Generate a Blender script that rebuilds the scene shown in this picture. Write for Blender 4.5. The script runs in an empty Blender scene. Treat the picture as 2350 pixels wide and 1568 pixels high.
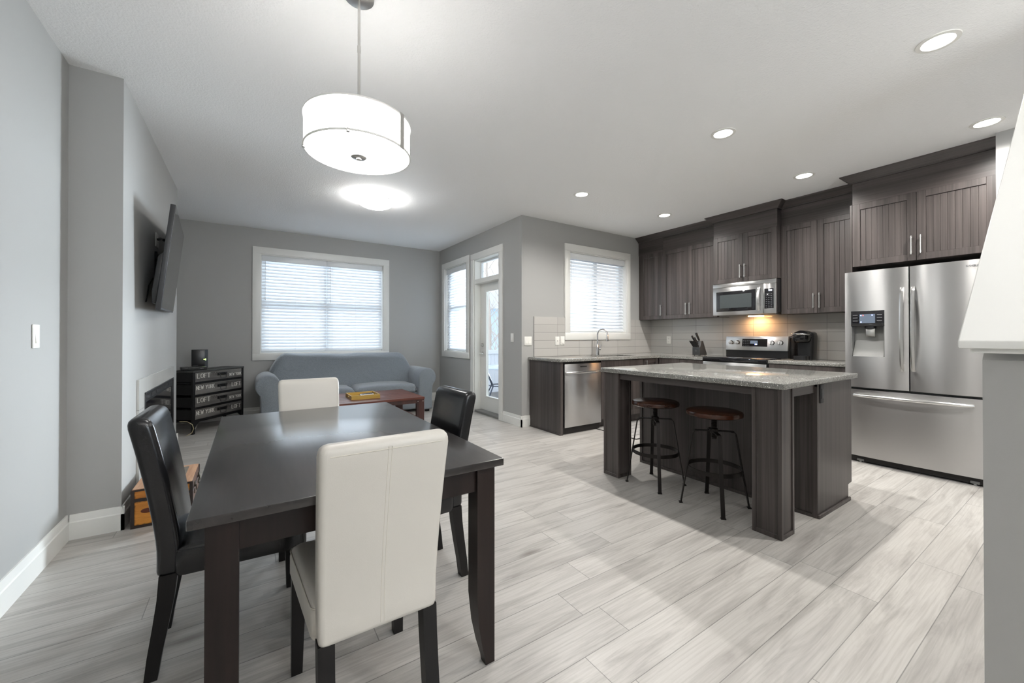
import bpy, bmesh, math, random
from math import sin, cos, pi, radians, atan2, sqrt
from mathutils import Vector, Matrix
random.seed(7)
SC = bpy.context.scene
COL = SC.collection

# ------------------------------------------------------------------ camera
F_PX = 912.39
cam_d = bpy.data.cameras.new('camera'); cam = bpy.data.objects.new('camera', cam_d); COL.objects.link(cam)
cam_d.sensor_fit = 'HORIZONTAL'; cam_d.sensor_width = 36.0
cam_d.lens = 36.0 * F_PX / 2350.0
cam_d.shift_x = 0.0; cam_d.shift_y = -17.24 / 2350.0
cam_d.clip_start = 0.02; cam_d.clip_end = 200
cam.location = (0, 0, 1.17)
cam.rotation_euler = (radians(90 + 0.338), 0, radians(-33.504))
SC.camera = cam

# ------------------------------------------------------------------ view and world
SC.view_settings.view_transform = 'Standard'
SC.view_settings.look = 'None'
SC.view_settings.gamma = 1.0
SC.view_settings.use_curve_mapping = False
SC.view_settings.exposure = 1.32
SC.cycles.use_denoising = True
SC.cycles.max_bounces = 10
SC.cycles.diffuse_bounces = 5
SC.cycles.transparent_max_bounces = 24
SC.cycles.sample_clamp_indirect = 6.0
SC.cycles.caustics_reflective = False
SC.cycles.caustics_refractive = False

W = bpy.data.worlds.new('overcast'); SC.world = W; W.use_nodes = True
wn = W.node_tree.nodes; wl = W.node_tree.links
bg = wn['Background']
tc = wn.new('ShaderNodeTexCoord'); sp = wn.new('ShaderNodeSeparateXYZ'); rp = wn.new('ShaderNodeValToRGB')
wl.new(tc.outputs['Generated'], sp.inputs[0]); wl.new(sp.outputs['Z'], rp.inputs[0])
rp.color_ramp.elements[0].color = (0.78, 0.84, 0.95, 1); rp.color_ramp.elements[1].color = (0.86, 0.92, 1.0, 1)
wl.new(rp.outputs[0], bg.inputs[0]); bg.inputs[1].default_value = 0.85

def sky_light(name, loc, rot, sx, sy, power, color=(0.86, 0.93, 1.0)):
    l = bpy.data.lights.new(name, 'AREA'); l.shape = 'RECTANGLE'; l.size = sx; l.size_y = sy
    l.energy = power; l.color = color
    o = bpy.data.objects.new(name, l); COL.objects.link(o); o.location = loc; o.rotation_euler = rot
    return o
# overcast daylight for the sofa window and patio door, then an added rear fill
sky_light('daylight_back_window', (0.98, 7.45, 1.75), (radians(-90), 0, 0), 2.2, 1.9, 24)
sky_light('daylight_patio_door', (5.8, 7.00, 1.45), (radians(87), 0, radians(120)), 1.8, 2.1, 72).data.spread = radians(46)
sky_light('rear_window_fill', (1.5, -3.1, 1.7), (radians(90), 0, 0), 1.9, 1.6, 25)  # fill light added outside the made-up rear window

# ------------------------------------------------------------------ mesh builder
class MB:
    def __init__(self, M=None, off=None):
        self.bm = bmesh.new(); self.M = M
        self.off = Vector(off) if off is not None else None
    def _merge(self, t):
        bmesh.ops.recalc_face_normals(t, faces=t.faces)
        if self.M is not None: bmesh.ops.transform(t, matrix=self.M, verts=t.verts)
        if self.M is not None and self.M.determinant() < 0: bmesh.ops.reverse_faces(t, faces=t.faces)
        me = bpy.data.meshes.new('tmp'); t.to_mesh(me); t.free(); self.bm.from_mesh(me); bpy.data.meshes.remove(me)
        return self
    def box(self, x0, y0, z0, x1, y1, z1, bev=0.0, seg=2):
        t = bmesh.new()
        bmesh.ops.create_cube(t, size=1.0)
        for v in t.verts:
            v.co = Vector(((x0+x1)/2 + v.co.x*abs(x1-x0), (y0+y1)/2 + v.co.y*abs(y1-y0), (z0+z1)/2 + v.co.z*abs(z1-z0)))
        if bev > 0:
            bmesh.ops.bevel(t, geom=list(t.edges), offset=min(bev, 0.49*min(abs(x1-x0), abs(y1-y0), abs(z1-z0))), segments=seg, affect='EDGES', profile=0.5)
        return self._merge(t)
    def prism(self, pts, axis, a0, a1, bev=0.0, seg=2):
        """pts: 2-D outline; axis 'x': (y,z), 'y': (x,z), 'z': (x,y)"""
        t = bmesh.new()
        def P(p, a):
            return (a, p[0], p[1]) if axis == 'x' else (p[0], a, p[1]) if axis == 'y' else (p[0], p[1], a)
        A = [t.verts.new(P(p, a0)) for p in pts]; B = [t.verts.new(P(p, a1)) for p in pts]
        n = len(pts)
        t.faces.new(A); t.faces.new(list(reversed(B)))
        for i in range(n): t.faces.new((A[i], B[i], B[(i+1) % n], A[(i+1) % n]))
        bmesh.ops.recalc_face_normals(t, faces=t.faces)
        if bev > 0:
            ed = [e for e in t.edges if e.calc_face_angle(0) > radians(25)]
            bmesh.ops.bevel(t, geom=ed, offset=bev, segments=seg, affect='EDGES', profile=0.5)
        return self._merge(t)
    def loft(self, secs, cap=True, close=True, ring=False):
        t = bmesh.new()
        R = [[t.verts.new(p) for p in s] for s in secs]
        n = len(secs[0]); m = len(R)
        for j in range(m if ring else m-1):
            a, b = R[j], R[(j+1) % m]
            for i in range(n if close else n-1):
                t.faces.new((a[i], a[(i+1) % n], b[(i+1) % n], b[i]))
        if cap and not ring:
            t.faces.new(list(reversed(R[0]))); t.faces.new(R[-1])
        return self._merge(t)
    def tube(self, pts, r, seg=8, closed=False, flat=None):
        pts = [Vector(p) for p in pts]; n = len(pts); secs = []
        up = Vector((0, 0, 1))
        prev = None
        for i, p in enumerate(pts):
            if closed: d = pts[(i+1) % n] - pts[i-1]
            else: d = pts[min(i+1, n-1)] - pts[max(i-1, 0)]
            d.normalize()
            if prev is None:
                u = d.cross(up if abs(d.z) < 0.95 else Vector((1, 0, 0))).normalized()
            else:
                u = (prev - d*prev.dot(d)).normalized()
            prev = u; w = d.cross(u)
            rr = r[i] if isinstance(r, (list, tuple)) else r
            secs.append([p + u*(cos(2*pi*k/seg)*rr) + w*(sin(2*pi*k/seg)*rr) for k in range(seg)])
        return self.loft(secs, ring=closed)
    def cyl(self, p0, p1, r0, r1=None, seg=20):
        return self.tube([p0, p1], [r0, r0 if r1 is None else r1], seg)
    def lathe(self, prof, c=(0, 0, 0), seg=40, ring=False):
        c = Vector(c)
        secs = [[c + Vector((cos(2*pi*k/seg)*r, sin(2*pi*k/seg)*r, z)) for k in range(seg)] for r, z in prof]
        return self.loft(secs, cap=True, ring=ring)
    def sphere(self, c, rx, ry, rz, u=20, v=12):
        t = bmesh.new(); bmesh.ops.create_uvsphere(t, u_segments=u, v_segments=v, radius=1.0)
        for w in t.verts: w.co = Vector((c[0]+w.co.x*rx, c[1]+w.co.y*ry, c[2]+w.co.z*rz))
        return self._merge(t)
    def build(self, name, mat, parent=None, smooth=35, recenter=False):
        me = bpy.data.meshes.new(name); bm = self.bm
        if self.off is not None: bmesh.ops.translate(bm, vec=-self.off, verts=bm.verts)
        loc = Vector((0, 0, 0))
        if recenter and parent is None:
            xs = [v.co for v in bm.verts]
            lo = Vector([min(c[i] for c in xs) for i in range(3)]); hi = Vector([max(c[i] for c in xs) for i in range(3)])
            loc = Vector(((lo.x+hi.x)/2, (lo.y+hi.y)/2, lo.z))
            bmesh.ops.translate(bm, vec=-loc, verts=bm.verts)
        bm.to_mesh(me); bm.free()
        if smooth:
            me.shade_smooth(); me.set_sharp_from_angle(angle=radians(smooth))
        me.materials.append(mat)
        o = bpy.data.objects.new(name, me); COL.objects.link(o)
        o.location = loc
        if parent is not None: o.parent = parent
        return o

def tag(o, label, cat, group=None, kind=None):
    o['label'] = label; o['category'] = cat
    if group: o['group'] = group
    if kind: o['kind'] = kind
    return o
def thing(name, label, cat, loc=(0, 0, 0), rotz=0.0, group=None):
    o = bpy.data.objects.new(name, None); COL.objects.link(o); o.empty_display_size = 0.1
    o.location = loc; o.rotation_euler = (0, 0, rotz)
    return tag(o, label, cat, group)
def struct(name, mb, mat, label, cat, smooth=0, parent=None):
    o = mb.build(name, mat, parent, smooth)
    if parent is None: tag(o, label, cat, None, 'structure')
    return o
def copy_tree(o, parent=None):
    c = o.copy(); COL.objects.link(c)
    if parent is not None: c.parent = parent
    for ch in list(o.children): copy_tree(ch, c)
    return c

# ------------------------------------------------------------------ materials
MATS = {}
def newmat(name):
    m = bpy.data.materials.new(name); m.use_nodes = True
    nt = m.node_tree; b = nt.nodes['Principled BSDF']
    return m, nt, b
def N(nt, t, **kw):
    n = nt.nodes.new('ShaderNode'+t)
    for k, v in kw.items(): setattr(n, k, v)
    return n
def S(c):   # sRGB 0-255 -> linear rgba
    return tuple(((x/255.0)/12.92 if x/255.0 <= 0.04045 else ((x/255.0+0.055)/1.055)**2.4) for x in c) + (1.0,)
def plain(name, col, rough=0.5, metal=0.0, spec=None, bump=0.0, bscale=60.0, var=0.0, coat=0.0, sheen=0.0, aniso=0.0):
    m, nt, b = newmat(name)
    b.inputs['Base Color'].default_value = col; b.inputs['Roughness'].default_value = rough; b.inputs['Metallic'].default_value = metal
    if spec is not None: b.inputs['Specular IOR Level'].default_value = spec
    if coat: b.inputs['Coat Weight'].default_value = coat; b.inputs['Coat Roughness'].default_value = 0.1
    if sheen: b.inputs['Sheen Weight'].default_value = sheen
    if aniso: b.inputs['Anisotropic'].default_value = aniso
    co = N(nt, 'TexCoord')
    nz = N(nt, 'TexNoise'); nz.inputs['Scale'].default_value = bscale; nz.inputs['Detail'].default_value = 4
    nt.links.new(co.outputs['Object'], nz.inputs['Vector'])
    if bump:
        bp = N(nt, 'Bump'); bp.inputs['Strength'].default_value = bump; bp.inputs['Distance'].default_value = 0.002
        nt.links.new(nz.outputs['Fac'], bp.inputs['Height']); nt.links.new(bp.outputs['Normal'], b.inputs['Normal'])
    if var:
        mx = N(nt, 'MixRGB'); mx.blend_type = 'MULTIPLY'; mx.inputs[0].default_value = var
        mx.inputs[1].default_value = col; nt.links.new(nz.outputs['Fac'], mx.inputs[2]); nt.links.new(mx.outputs[0], b.inputs['Base Color'])
    return m
def emit(name, col, s):
    m, nt, b = newmat(name)
    b.inputs['Base Color'].default_value = (0.8, 0.8, 0.8, 1) if 'lit' in name else (0.01, 0.01, 0.012, 1)
    b.inputs['Emission Color'].default_value = col; b.inputs['Emission Strength'].default_value = s
    return m
def grain(name, c0, c1, axis='z', rough=0.4, fine=45.0, stretch=1.6, spec=0.5, bump=0.05, wide=0.35):
    """streaky wood laminate, grain running along axis"""
    m, nt, b = newmat(name)
    co = N(nt, 'TexCoord'); mp = N(nt, 'Mapping')
    sc = [fine, fine, fine]; sc['xyz'.index(axis)] = stretch
    mp.inputs['Scale'].default_value = sc
    oi = N(nt, 'ObjectInfo'); add = N(nt, 'VectorMath', operation='ADD')
    ml = N(nt, 'VectorMath', operation='SCALE'); ml.inputs[3].default_value = 13.0
    cx = N(nt, 'CombineXYZ')
    for i in range(3): nt.links.new(oi.outputs['Random'], cx.inputs[i])
    nt.links.new(cx.outputs[0], ml.inputs[0])
    nt.links.new(co.outputs['Object'], add.inputs[0]); nt.links.new(ml.outputs[0], add.inputs[1])
    nt.links.new(add.outputs[0], mp.inputs[0])
    nz = N(nt, 'TexNoise'); nz.inputs['Scale'].default_value = 1.0; nz.inputs['Detail'].default_value = 6; nz.inputs['Roughness'].default_value = 0.65
    nt.links.new(mp.outputs[0], nz.inputs['Vector'])
    n2 = N(nt, 'TexNoise'); n2.inputs['Scale'].default_value = wide; n2.inputs['Detail'].default_value = 2
    nt.links.new(mp.outputs[0], n2.inputs['Vector'])
    mi = N(nt, 'Math', operation='ADD'); nt.links.new(nz.outputs['Fac'], mi.inputs[0]); nt.links.new(n2.outputs['Fac'], mi.inputs[1])
    r = N(nt, 'ValToRGB'); r.color_ramp.elements[0].position = 0.38; r.color_ramp.elements[1].position = 0.64
    r.color_ramp.elements[0].color = c0; r.color_ramp.elements[1].color = c1
    hv = N(nt, 'Math', operation='MULTIPLY'); hv.inputs[1].default_value = 0.5
    nt.links.new(mi.outputs[0], hv.inputs[0]); nt.links.new(hv.outputs[0], r.inputs[0]); nt.links.new(r.outputs[0], b.inputs['Base Color'])
    b.inputs['Roughness'].default_value = rough; b.inputs['Specular IOR Level'].default_value = spec
    bp = N(nt, 'Bump'); bp.inputs['Strength'].default_value = bump; bp.inputs['Distance'].default_value = 0.001
    nt.links.new(nz.outputs['Fac'], bp.inputs['Height']); nt.links.new(bp.outputs[0], b.inputs['Normal'])
    return m
def steel(name, col=(0.54, 0.535, 0.53, 1), rough=0.28, brush='y'):
    m, nt, b = newmat(name)
    b.inputs['Base Color'].default_value = col; b.inputs['Metallic'].default_value = 1.0; b.inputs['Roughness'].default_value = rough
    co = N(nt, 'TexCoord'); mp = N(nt, 'Mapping'); sc = [900.0, 900.0, 900.0]; sc['xyz'.index(brush)] = 3.0
    mp.inputs['Scale'].default_value = sc
    nz = N(nt, 'TexNoise'); nz.inputs['Scale'].default_value = 1.0; nz.inputs['Detail'].default_value = 3
    nt.links.new(co.outputs['Object'], mp.inputs[0]); nt.links.new(mp.outputs[0], nz.inputs['Vector'])
    bp = N(nt, 'Bump'); bp.inputs['Strength'].default_value = 0.03; bp.inputs['Distance'].default_value = 0.001
    nt.links.new(nz.outputs['Fac'], bp.inputs['Height']); nt.links.new(bp.outputs[0], b.inputs['Normal'])
    b.inputs['Anisotropic'].default_value = 0.85; b.inputs['Anisotropic Rotation'].default_value = 0.25
    tg = N(nt, 'Tangent'); tg.direction_type = 'RADIAL'; tg.axis = 'Z'
    nt.links.new(tg.outputs[0], b.inputs['Tangent'])
    return m
def glass_mat(name, tint=(0.96, 0.98, 0.985, 1)):
    m = bpy.data.materials.new(name); m.use_nodes = True; nt = m.node_tree; nt.nodes.clear()
    out = N(nt, 'OutputMaterial'); tr = N(nt, 'BsdfTransparent'); gl = N(nt, 'BsdfGlossy'); lw = N(nt, 'LayerWeight'); mx = N(nt, 'MixShader')
    pw = N(nt, 'Math', operation='POWER'); pw.inputs[1].default_value = 4.0
    ma = N(nt, 'Math', operation='MULTIPLY_ADD'); ma.inputs[1].default_value = 0.55; ma.inputs[2].default_value = 0.03
    lw.inputs[0].default_value = 0.5
    nt.links.new(lw.outputs['Facing'], pw.inputs[0]); nt.links.new(pw.outputs[0], ma.inputs[0])
    tr.inputs[0].default_value = tint; gl.inputs['Roughness'].default_value = 0.02
    nt.links.new(ma.outputs[0], mx.inputs[0]); nt.links.new(tr.outputs[0], mx.inputs[1]); nt.links.new(gl.outputs[0], mx.inputs[2])
    nt.links.new(mx.outputs[0], out.inputs[0]); return m

def floor_mat():
    m, nt, b = newmat('oak_planks'); L = nt.links.new
    co = N(nt, 'TexCoord'); s = N(nt, 'SeparateXYZ'); L(co.outputs['Object'], s.inputs[0])
    def M2(op, a, bb):
        n = N(nt, 'Math', operation=op)
        for i, x in enumerate((a, bb)):
            if x is None: continue
            if isinstance(x, (int, float)): n.inputs[i].default_value = x
            else: L(x, n.inputs[i])
        return n.outputs[0]
    WID, LEN = 0.1647, 1.29
    v = M2('DIVIDE', M2('SUBTRACT', s.outputs['Y'], 0.079), WID); row = M2('FLOOR', v, None)
    wr = N(nt, 'TexWhiteNoise', noise_dimensions='1D'); L(M2('ADD', row, 31.7), wr.inputs['W'])
    u = M2('ADD', M2('DIVIDE', s.outputs['X'], LEN), M2('MULTIPLY', wr.outputs['Value'], 7.0)); col = M2('FLOOR', u, None)
    cb = N(nt, 'CombineXYZ'); L(row, cb.inputs[0]); L(col, cb.inputs[1])
    wp = N(nt, 'TexWhiteNoise', noise_dimensions='3D'); L(cb.outputs[0], wp.inputs['Vector'])
    # grain
    off = N(nt, 'VectorMath', operation='SCALE'); off.inputs[3].default_value = 40.0; L(wp.outputs['Color'], off.inputs[0])
    ad = N(nt, 'VectorMath', operation='ADD'); L(co.outputs['Object'], ad.inputs[0]); L(off.outputs[0], ad.inputs[1])
    mp = N(nt, 'Mapping'); mp.inputs['Scale'].default_value = (1.1, 9.0, 1.0); L(ad.outputs[0], mp.inputs[0])
    nz = N(nt, 'TexNoise'); nz.inputs['Scale'].default_value = 1.7; nz.inputs['Detail'].default_value = 7; nz.inputs['Roughness'].default_value = 0.62; nz.inputs['Distortion'].default_value = 0.8
    L(mp.outputs[0], nz.inputs['Vector'])
    mp2 = N(nt, 'Mapping'); mp2.inputs['Scale'].default_value = (3.0, 75.0, 1.0); L(ad.outputs[0], mp2.inputs[0])
    n2 = N(nt, 'TexNoise'); n2.inputs['Scale'].default_value = 1.5; n2.inputs['Detail'].default_value = 5; L(mp2.outputs[0], n2.inputs['Vector'])
    # rings of cathedral grain
    wv = N(nt, 'TexWave', wave_type='BANDS', bands_direction='Y'); wv.inputs['Scale'].default_value = 2.0; wv.inputs['Distortion'].default_value = 9.0
    wv.inputs['Detail'].default_value = 2.0; wv.inputs['Detail Scale'].default_value = 0.7; L(mp.outputs[0], wv.inputs['Vector'])
    r = N(nt, 'ValToRGB'); e = r.color_ramp.elements
    e[0].position = 0.25; e[0].color = S((158, 154, 149)); e[1].position = 0.55; e[1].color = S((195, 192, 187))
    L(nz.outputs['Fac'], r.inputs[0])
    g2 = N(nt, 'ValToRGB'); g2.color_ramp.elements[0].position = 0.36; g2.color_ramp.elements[0].color = (0.90, 0.895, 0.89, 1); g2.color_ramp.elements[1].position = 0.6; g2.color_ramp.elements[1].color = (1, 1, 1, 1)
    L(n2.outputs['Fac'], g2.inputs[0])
    mu = N(nt, 'MixRGB', blend_type='MULTIPLY'); mu.inputs[0].default_value = 0.9; L(r.outputs[0], mu.inputs[1]); L(g2.outputs[0], mu.inputs[2])
    g3 = N(nt, 'ValToRGB'); g3.color_ramp.elements[0].position = 0.0; g3.color_ramp.elements[0].color = (0.80, 0.79, 0.78, 1); g3.color_ramp.elements[1].position = 0.3; g3.color_ramp.elements[1].color = (1, 1, 1, 1)
    L(wv.outputs['Fac'], g3.inputs[0])
    mu2 = N(nt, 'MixRGB', blend_type='MULTIPLY'); mu2.inputs[0].default_value = 0.35; L(mu.outputs[0], mu2.inputs[1]); L(g3.outputs[0], mu2.inputs[2])
    # knots
    mpk = N(nt, 'Mapping'); mpk.inputs['Scale'].default_value = (1.7, 5.2, 1.0); L(ad.outputs[0], mpk.inputs[0])
    vk = N(nt, 'TexVoronoi'); vk.inputs['Scale'].default_value = 0.85; L(mpk.outputs[0], vk.inputs['Vector'])
    kr = N(nt, 'ValToRGB'); kr.color_ramp.elements[0].position = 0.02; kr.color_ramp.elements[0].color = (0.45, 0.42, 0.40, 1); kr.color_ramp.elements[1].position = 0.13; kr.color_ramp.elements[1].color = (1, 1, 1, 1)
    L(vk.outputs['Distance'], kr.inputs[0])
    mu3 = N(nt, 'MixRGB', blend_type='MULTIPLY'); mu3.inputs[0].default_value = 0.75; L(mu2.outputs[0], mu3.inputs[1]); L(kr.outputs[0], mu3.inputs[2])
    # per-plank tone
    pv = N(nt, 'MapRange'); pv.inputs['To Min'].default_value = 0.83; pv.inputs['To Max'].default_value = 0.98; L(wp.outputs['Value'], pv.inputs['Value'])
    mu4 = N(nt, 'VectorMath', operation='SCALE'); L(mu3.outputs[0], mu4.inputs[0]); L(pv.outputs[0], mu4.inputs[3])
    # seams
    fv = M2('FRACT', v, None); fu = M2('FRACT', u, None)
    dv = M2('MULTIPLY', M2('MINIMUM', fv, M2('SUBTRACT', 1.0, fv)), WID)
    du = M2('MULTIPLY', M2('MINIMUM', fu, M2('SUBTRACT', 1.0, fu)), LEN)
    dm = M2('MINIMUM', dv, du)
    sm = N(nt, 'MapRange'); sm.inputs['From Min'].default_value = 0.0006; sm.inputs['From Max'].default_value = 0.0022; sm.inputs['To Min'].default_value = 0.45; sm.inputs['To Max'].default_value = 1.0
    L(dm, sm.inputs['Value'])
    mu5 = N(nt, 'VectorMath', operation='SCALE'); L(mu4.outputs[0], mu5.inputs[0]); L(sm.outputs[0], mu5.inputs[3])
    L(mu5.outputs[0], b.inputs['Base Color'])
    b.inputs['Roughness'].default_value = 0.36; b.inputs['Specular IOR Level'].default_value = 0.45
    bp = N(nt, 'Bump'); bp.inputs['Strength'].default_value = 0.25; bp.inputs['Distance'].default_value = 0.001
    ah = M2('ADD', M2('MULTIPLY', sm.outputs[0], 1.0), M2('MULTIPLY', n2.outputs['Fac'], 0.35))
    L(ah, bp.inputs['Height']); L(bp.outputs[0], b.inputs['Normal'])
    return m
def tile_mat(name, ax, u0, z0, tw=0.40, th=0.1067, col=S((186, 184, 180)), rough=0.12):
    m, nt, b = newmat(name); L = nt.links.new
    co = N(nt, 'TexCoord'); s = N(nt, 'SeparateXYZ'); L(co.outputs['Object'], s.inputs[0])
    def M2(op, a, bb=None):
        n = N(nt, 'Math', operation=op)
        for i, x in enumerate((a, bb)):
            if x is None: continue
            if isinstance(x, (int, float)): n.inputs[i].default_value = x
            else: L(x, n.inputs[i])
        return n.outputs[0]
    u = M2('DIVIDE', M2('SUBTRACT', s.outputs[ax], u0), tw); v = M2('DIVIDE', M2('SUBTRACT', s.outputs['Z'], z0), th)
    fu = M2('FRACT', u); fv = M2('FRACT', v)
    d = M2('MINIMUM', M2('MULTIPLY', M2('MINIMUM', fu, M2('SUBTRACT', 1.0, fu)), tw), M2('MULTIPLY', M2('MINIMUM', fv, M2('SUBTRACT', 1.0, fv)), th))
    mr = N(nt, 'MapRange'); mr.inputs['From Min'].default_value = 0.0014; mr.inputs['From Max'].default_value = 0.0022; L(d, mr.inputs['Value'])
    cb = N(nt, 'CombineXYZ'); L(M2('FLOOR', u), cb.inputs[0]); L(M2('FLOOR', v), cb.inputs[1])
    wn_ = N(nt, 'TexWhiteNoise', noise_dimensions='3D'); L(cb.outputs[0], wn_.inputs['Vector'])
    tv = N(nt, 'MapRange'); tv.inputs['To Min'].default_value = 0.96; tv.inputs['To Max'].default_value = 1.03; L(wn_.outputs['Value'], tv.inputs['Value'])
    cs = N(nt, 'VectorMath', operation='SCALE'); cs.inputs[0].default_value = col[:3]; L(tv.outputs[0], cs.inputs[3])
    mx = N(nt, 'MixRGB'); L(mr.outputs[0], mx.inputs[0]); mx.inputs[1].default_value = S((126, 124, 121)); L(cs.outputs[0], mx.inputs[2]); L(mx.outputs[0], b.inputs['Base Color'])
    rr = N(nt, 'MapRange'); rr.inputs['To Min'].default_value = 0.7; rr.inputs['To Max'].default_value = rough; L(mr.outputs[0], rr.inputs['Value']); L(rr.outputs[0], b.inputs['Roughness'])
    m2 = N(nt, 'MapRange'); m2.inputs['From Min'].default_value = 0.0008; m2.inputs['From Max'].default_value = 0.005; L(d, m2.inputs['Value'])
    bp = N(nt, 'Bump'); bp.inputs['Strength'].default_value = 0.35; bp.inputs['Distance'].default_value = 0.0015; L(m2.outputs[0], bp.inputs['Height']); L(bp.outputs[0], b.inputs['Normal'])
    return m
def granite_mat():
    m, nt, b = newmat('speckled_quartz'); L = nt.links.new
    co = N(nt, 'TexCoord')
    v1 = N(nt, 'TexVoronoi'); v1.inputs['Scale'].default_value = 330.0; L(co.outputs['Object'], v1.inputs['Vector'])
    r1 = N(nt, 'ValToRGB'); e = r1.color_ramp.elements
    e[0].position = 0.0; e[0].color = S((92, 92, 88)); e[1].position = 1.0; e[1].color = S((168, 167, 162))
    k = e.new(0.45); k.color = S((128, 128, 124))
    sx = N(nt, 'SeparateXYZ'); L(v1.outputs['Color'], sx.inputs[0]); L(sx.outputs[0], r1.inputs[0])
    v2 = N(nt, 'TexVoronoi'); v2.inputs['Scale'].default_value = 170.0; L(co.outputs['Object'], v2.inputs['Vector'])
    s2 = N(nt, 'SeparateXYZ'); L(v2.outputs['Color'], s2.inputs[0])
    r2 = N(nt, 'ValToRGB'); r2.color_ramp.interpolation = 'CONSTANT'; r2.color_ramp.elements[0].color = (0, 0, 0, 1); r2.color_ramp.elements[1].position = 0.93; r2.color_ramp.elements[1].color = (1, 1, 1, 1)
    L(s2.outputs[1], r2.inputs[0])
    dd = N(nt, 'Math', operation='LESS_THAN'); dd.inputs[1].default_value = 0.42; L(v2.outputs['Distance'], dd.inputs[0])
    mm = N(nt, 'Math', operation='MULTIPLY'); L(r2.outputs[0], mm.inputs[0]); L(dd.outputs[0], mm.inputs[1])
    mx = N(nt, 'MixRGB'); L(mm.outputs[0], mx.inputs[0]); L(r1.outputs[0], mx.inputs[1]); mx.inputs[2].default_value = S((232, 232, 226)); L(mx.outputs[0], b.inputs['Base Color'])
    b.inputs['Roughness'].default_value = 0.09; b.inputs['Specular IOR Level'].default_value = 0.6
    return m
def blind_mat():
    m = bpy.data.materials.new('vinyl_slats'); m.use_nodes = True; nt = m.node_tree; nt.nodes.clear(); L = nt.links.new
    out = N(nt, 'OutputMaterial'); df = N(nt, 'BsdfDiffuse'); tl = N(nt, 'BsdfTranslucent'); tr = N(nt, 'BsdfTransparent')
    df.inputs[0].default_value = (0.86, 0.87, 0.88, 1); tl.inputs[0].default_value = (0.86, 0.90, 0.95, 1); tr.inputs[0].default_value = (0.9, 0.95, 1, 1)
    a = N(nt, 'MixShader'); a.inputs[0].default_value = 0.26; L(df.outputs[0], a.inputs[1]); L(tl.outputs[0], a.inputs[2])
    c = N(nt, 'MixShader'); c.inputs[0].default_value = 0.04; L(a.outputs[0], c.inputs[1]); L(tr.outputs[0], c.inputs[2]); L(c.outputs[0], out.inputs[0])
    return m
def concrete_wood():
    m = grain('worn_grey_wood', S((66, 64, 62)), S((122, 119, 115)), 'x', 0.7, 30, 2.0)
    return m
def leather(name, col, rough, bump=0.25):
    m, nt, b = newmat(name); L = nt.links.new
    co = N(nt, 'TexCoord'); v = N(nt, 'TexVoronoi'); v.inputs['Scale'].default_value = 420; L(co.outputs['Object'], v.inputs['Vector'])
    n = N(nt, 'TexNoise'); n.inputs['Scale'].default_value = 9; n.inputs['Detail'].default_value = 3; L(co.outputs['Object'], n.inputs['Vector'])
    ad = N(nt, 'Math', operation='MULTIPLY_ADD'); L(n.outputs['Fac'], ad.inputs[0]); ad.inputs[1].default_value = 4.0; L(v.outputs['Distance'], ad.inputs[2])
    bp = N(nt, 'Bump'); bp.inputs['Strength'].default_value = bump; bp.inputs['Distance'].default_value = 0.0012; L(ad.outputs[0], bp.inputs['Height']); L(bp.outputs[0], b.inputs['Normal'])
    b.inputs['Base Color'].default_value = col; b.inputs['Roughness'].default_value = rough; b.inputs['Specular IOR Level'].default_value = 0.5
    return m
def fabric(name, c0, c1):
    m, nt, b = newmat(name); L = nt.links.new
    co = N(nt, 'TexCoord'); n = N(nt, 'TexNoise'); n.inputs['Scale'].default_value = 260; n.inputs['Detail'].default_value = 2; L(co.outputs['Object'], n.inputs['Vector'])
    n2 = N(nt, 'TexNoise'); n2.inputs['Scale'].default_value = 5; L(co.outputs['Object'], n2.inputs['Vector'])
    r = N(nt, 'ValToRGB'); r.color_ramp.elements[0].color = c0; r.color_ramp.elements[1].color = c1; r.color_ramp.elements[0].position = 0.35; r.color_ramp.elements[1].position = 0.65
    L(n.outputs['Fac'], r.inputs[0]); L(r.outputs[0], b.inputs['Base Color'])
    b.inputs['Roughness'].default_value = 0.92; b.inputs['Sheen Weight'].default_value = 0.35; b.inputs['Specular IOR Level'].default_value = 0.2
    # soft drapery creases
    mp = N(nt, 'Mapping'); mp.inputs['Scale'].default_value = (5, 9, 6); mp.inputs['Rotation'].default_value = (0.3, 0.9, 0.2); L(co.outputs['Object'], mp.inputs[0])
    n3 = N(nt, 'TexNoise'); n3.inputs['Scale'].default_value = 1.0; n3.inputs['Distortion'].default_value = 1.2; L(mp.outputs[0], n3.inputs['Vector'])
    bp0 = N(nt, 'Bump'); bp0.inputs['Strength'].default_value = 0.35; bp0.inputs['Distance'].default_value = 0.02; L(n3.outputs['Fac'], bp0.inputs['Height'])
    bp = N(nt, 'Bump'); bp.inputs['Strength'].default_value = 0.3; bp.inputs['Distance'].default_value = 0.001; L(n.outputs['Fac'], bp.inputs['Height']); L(bp0.outputs[0], bp.inputs['Normal']); L(bp.outputs[0], b.inputs['Normal'])
    return m
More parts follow.
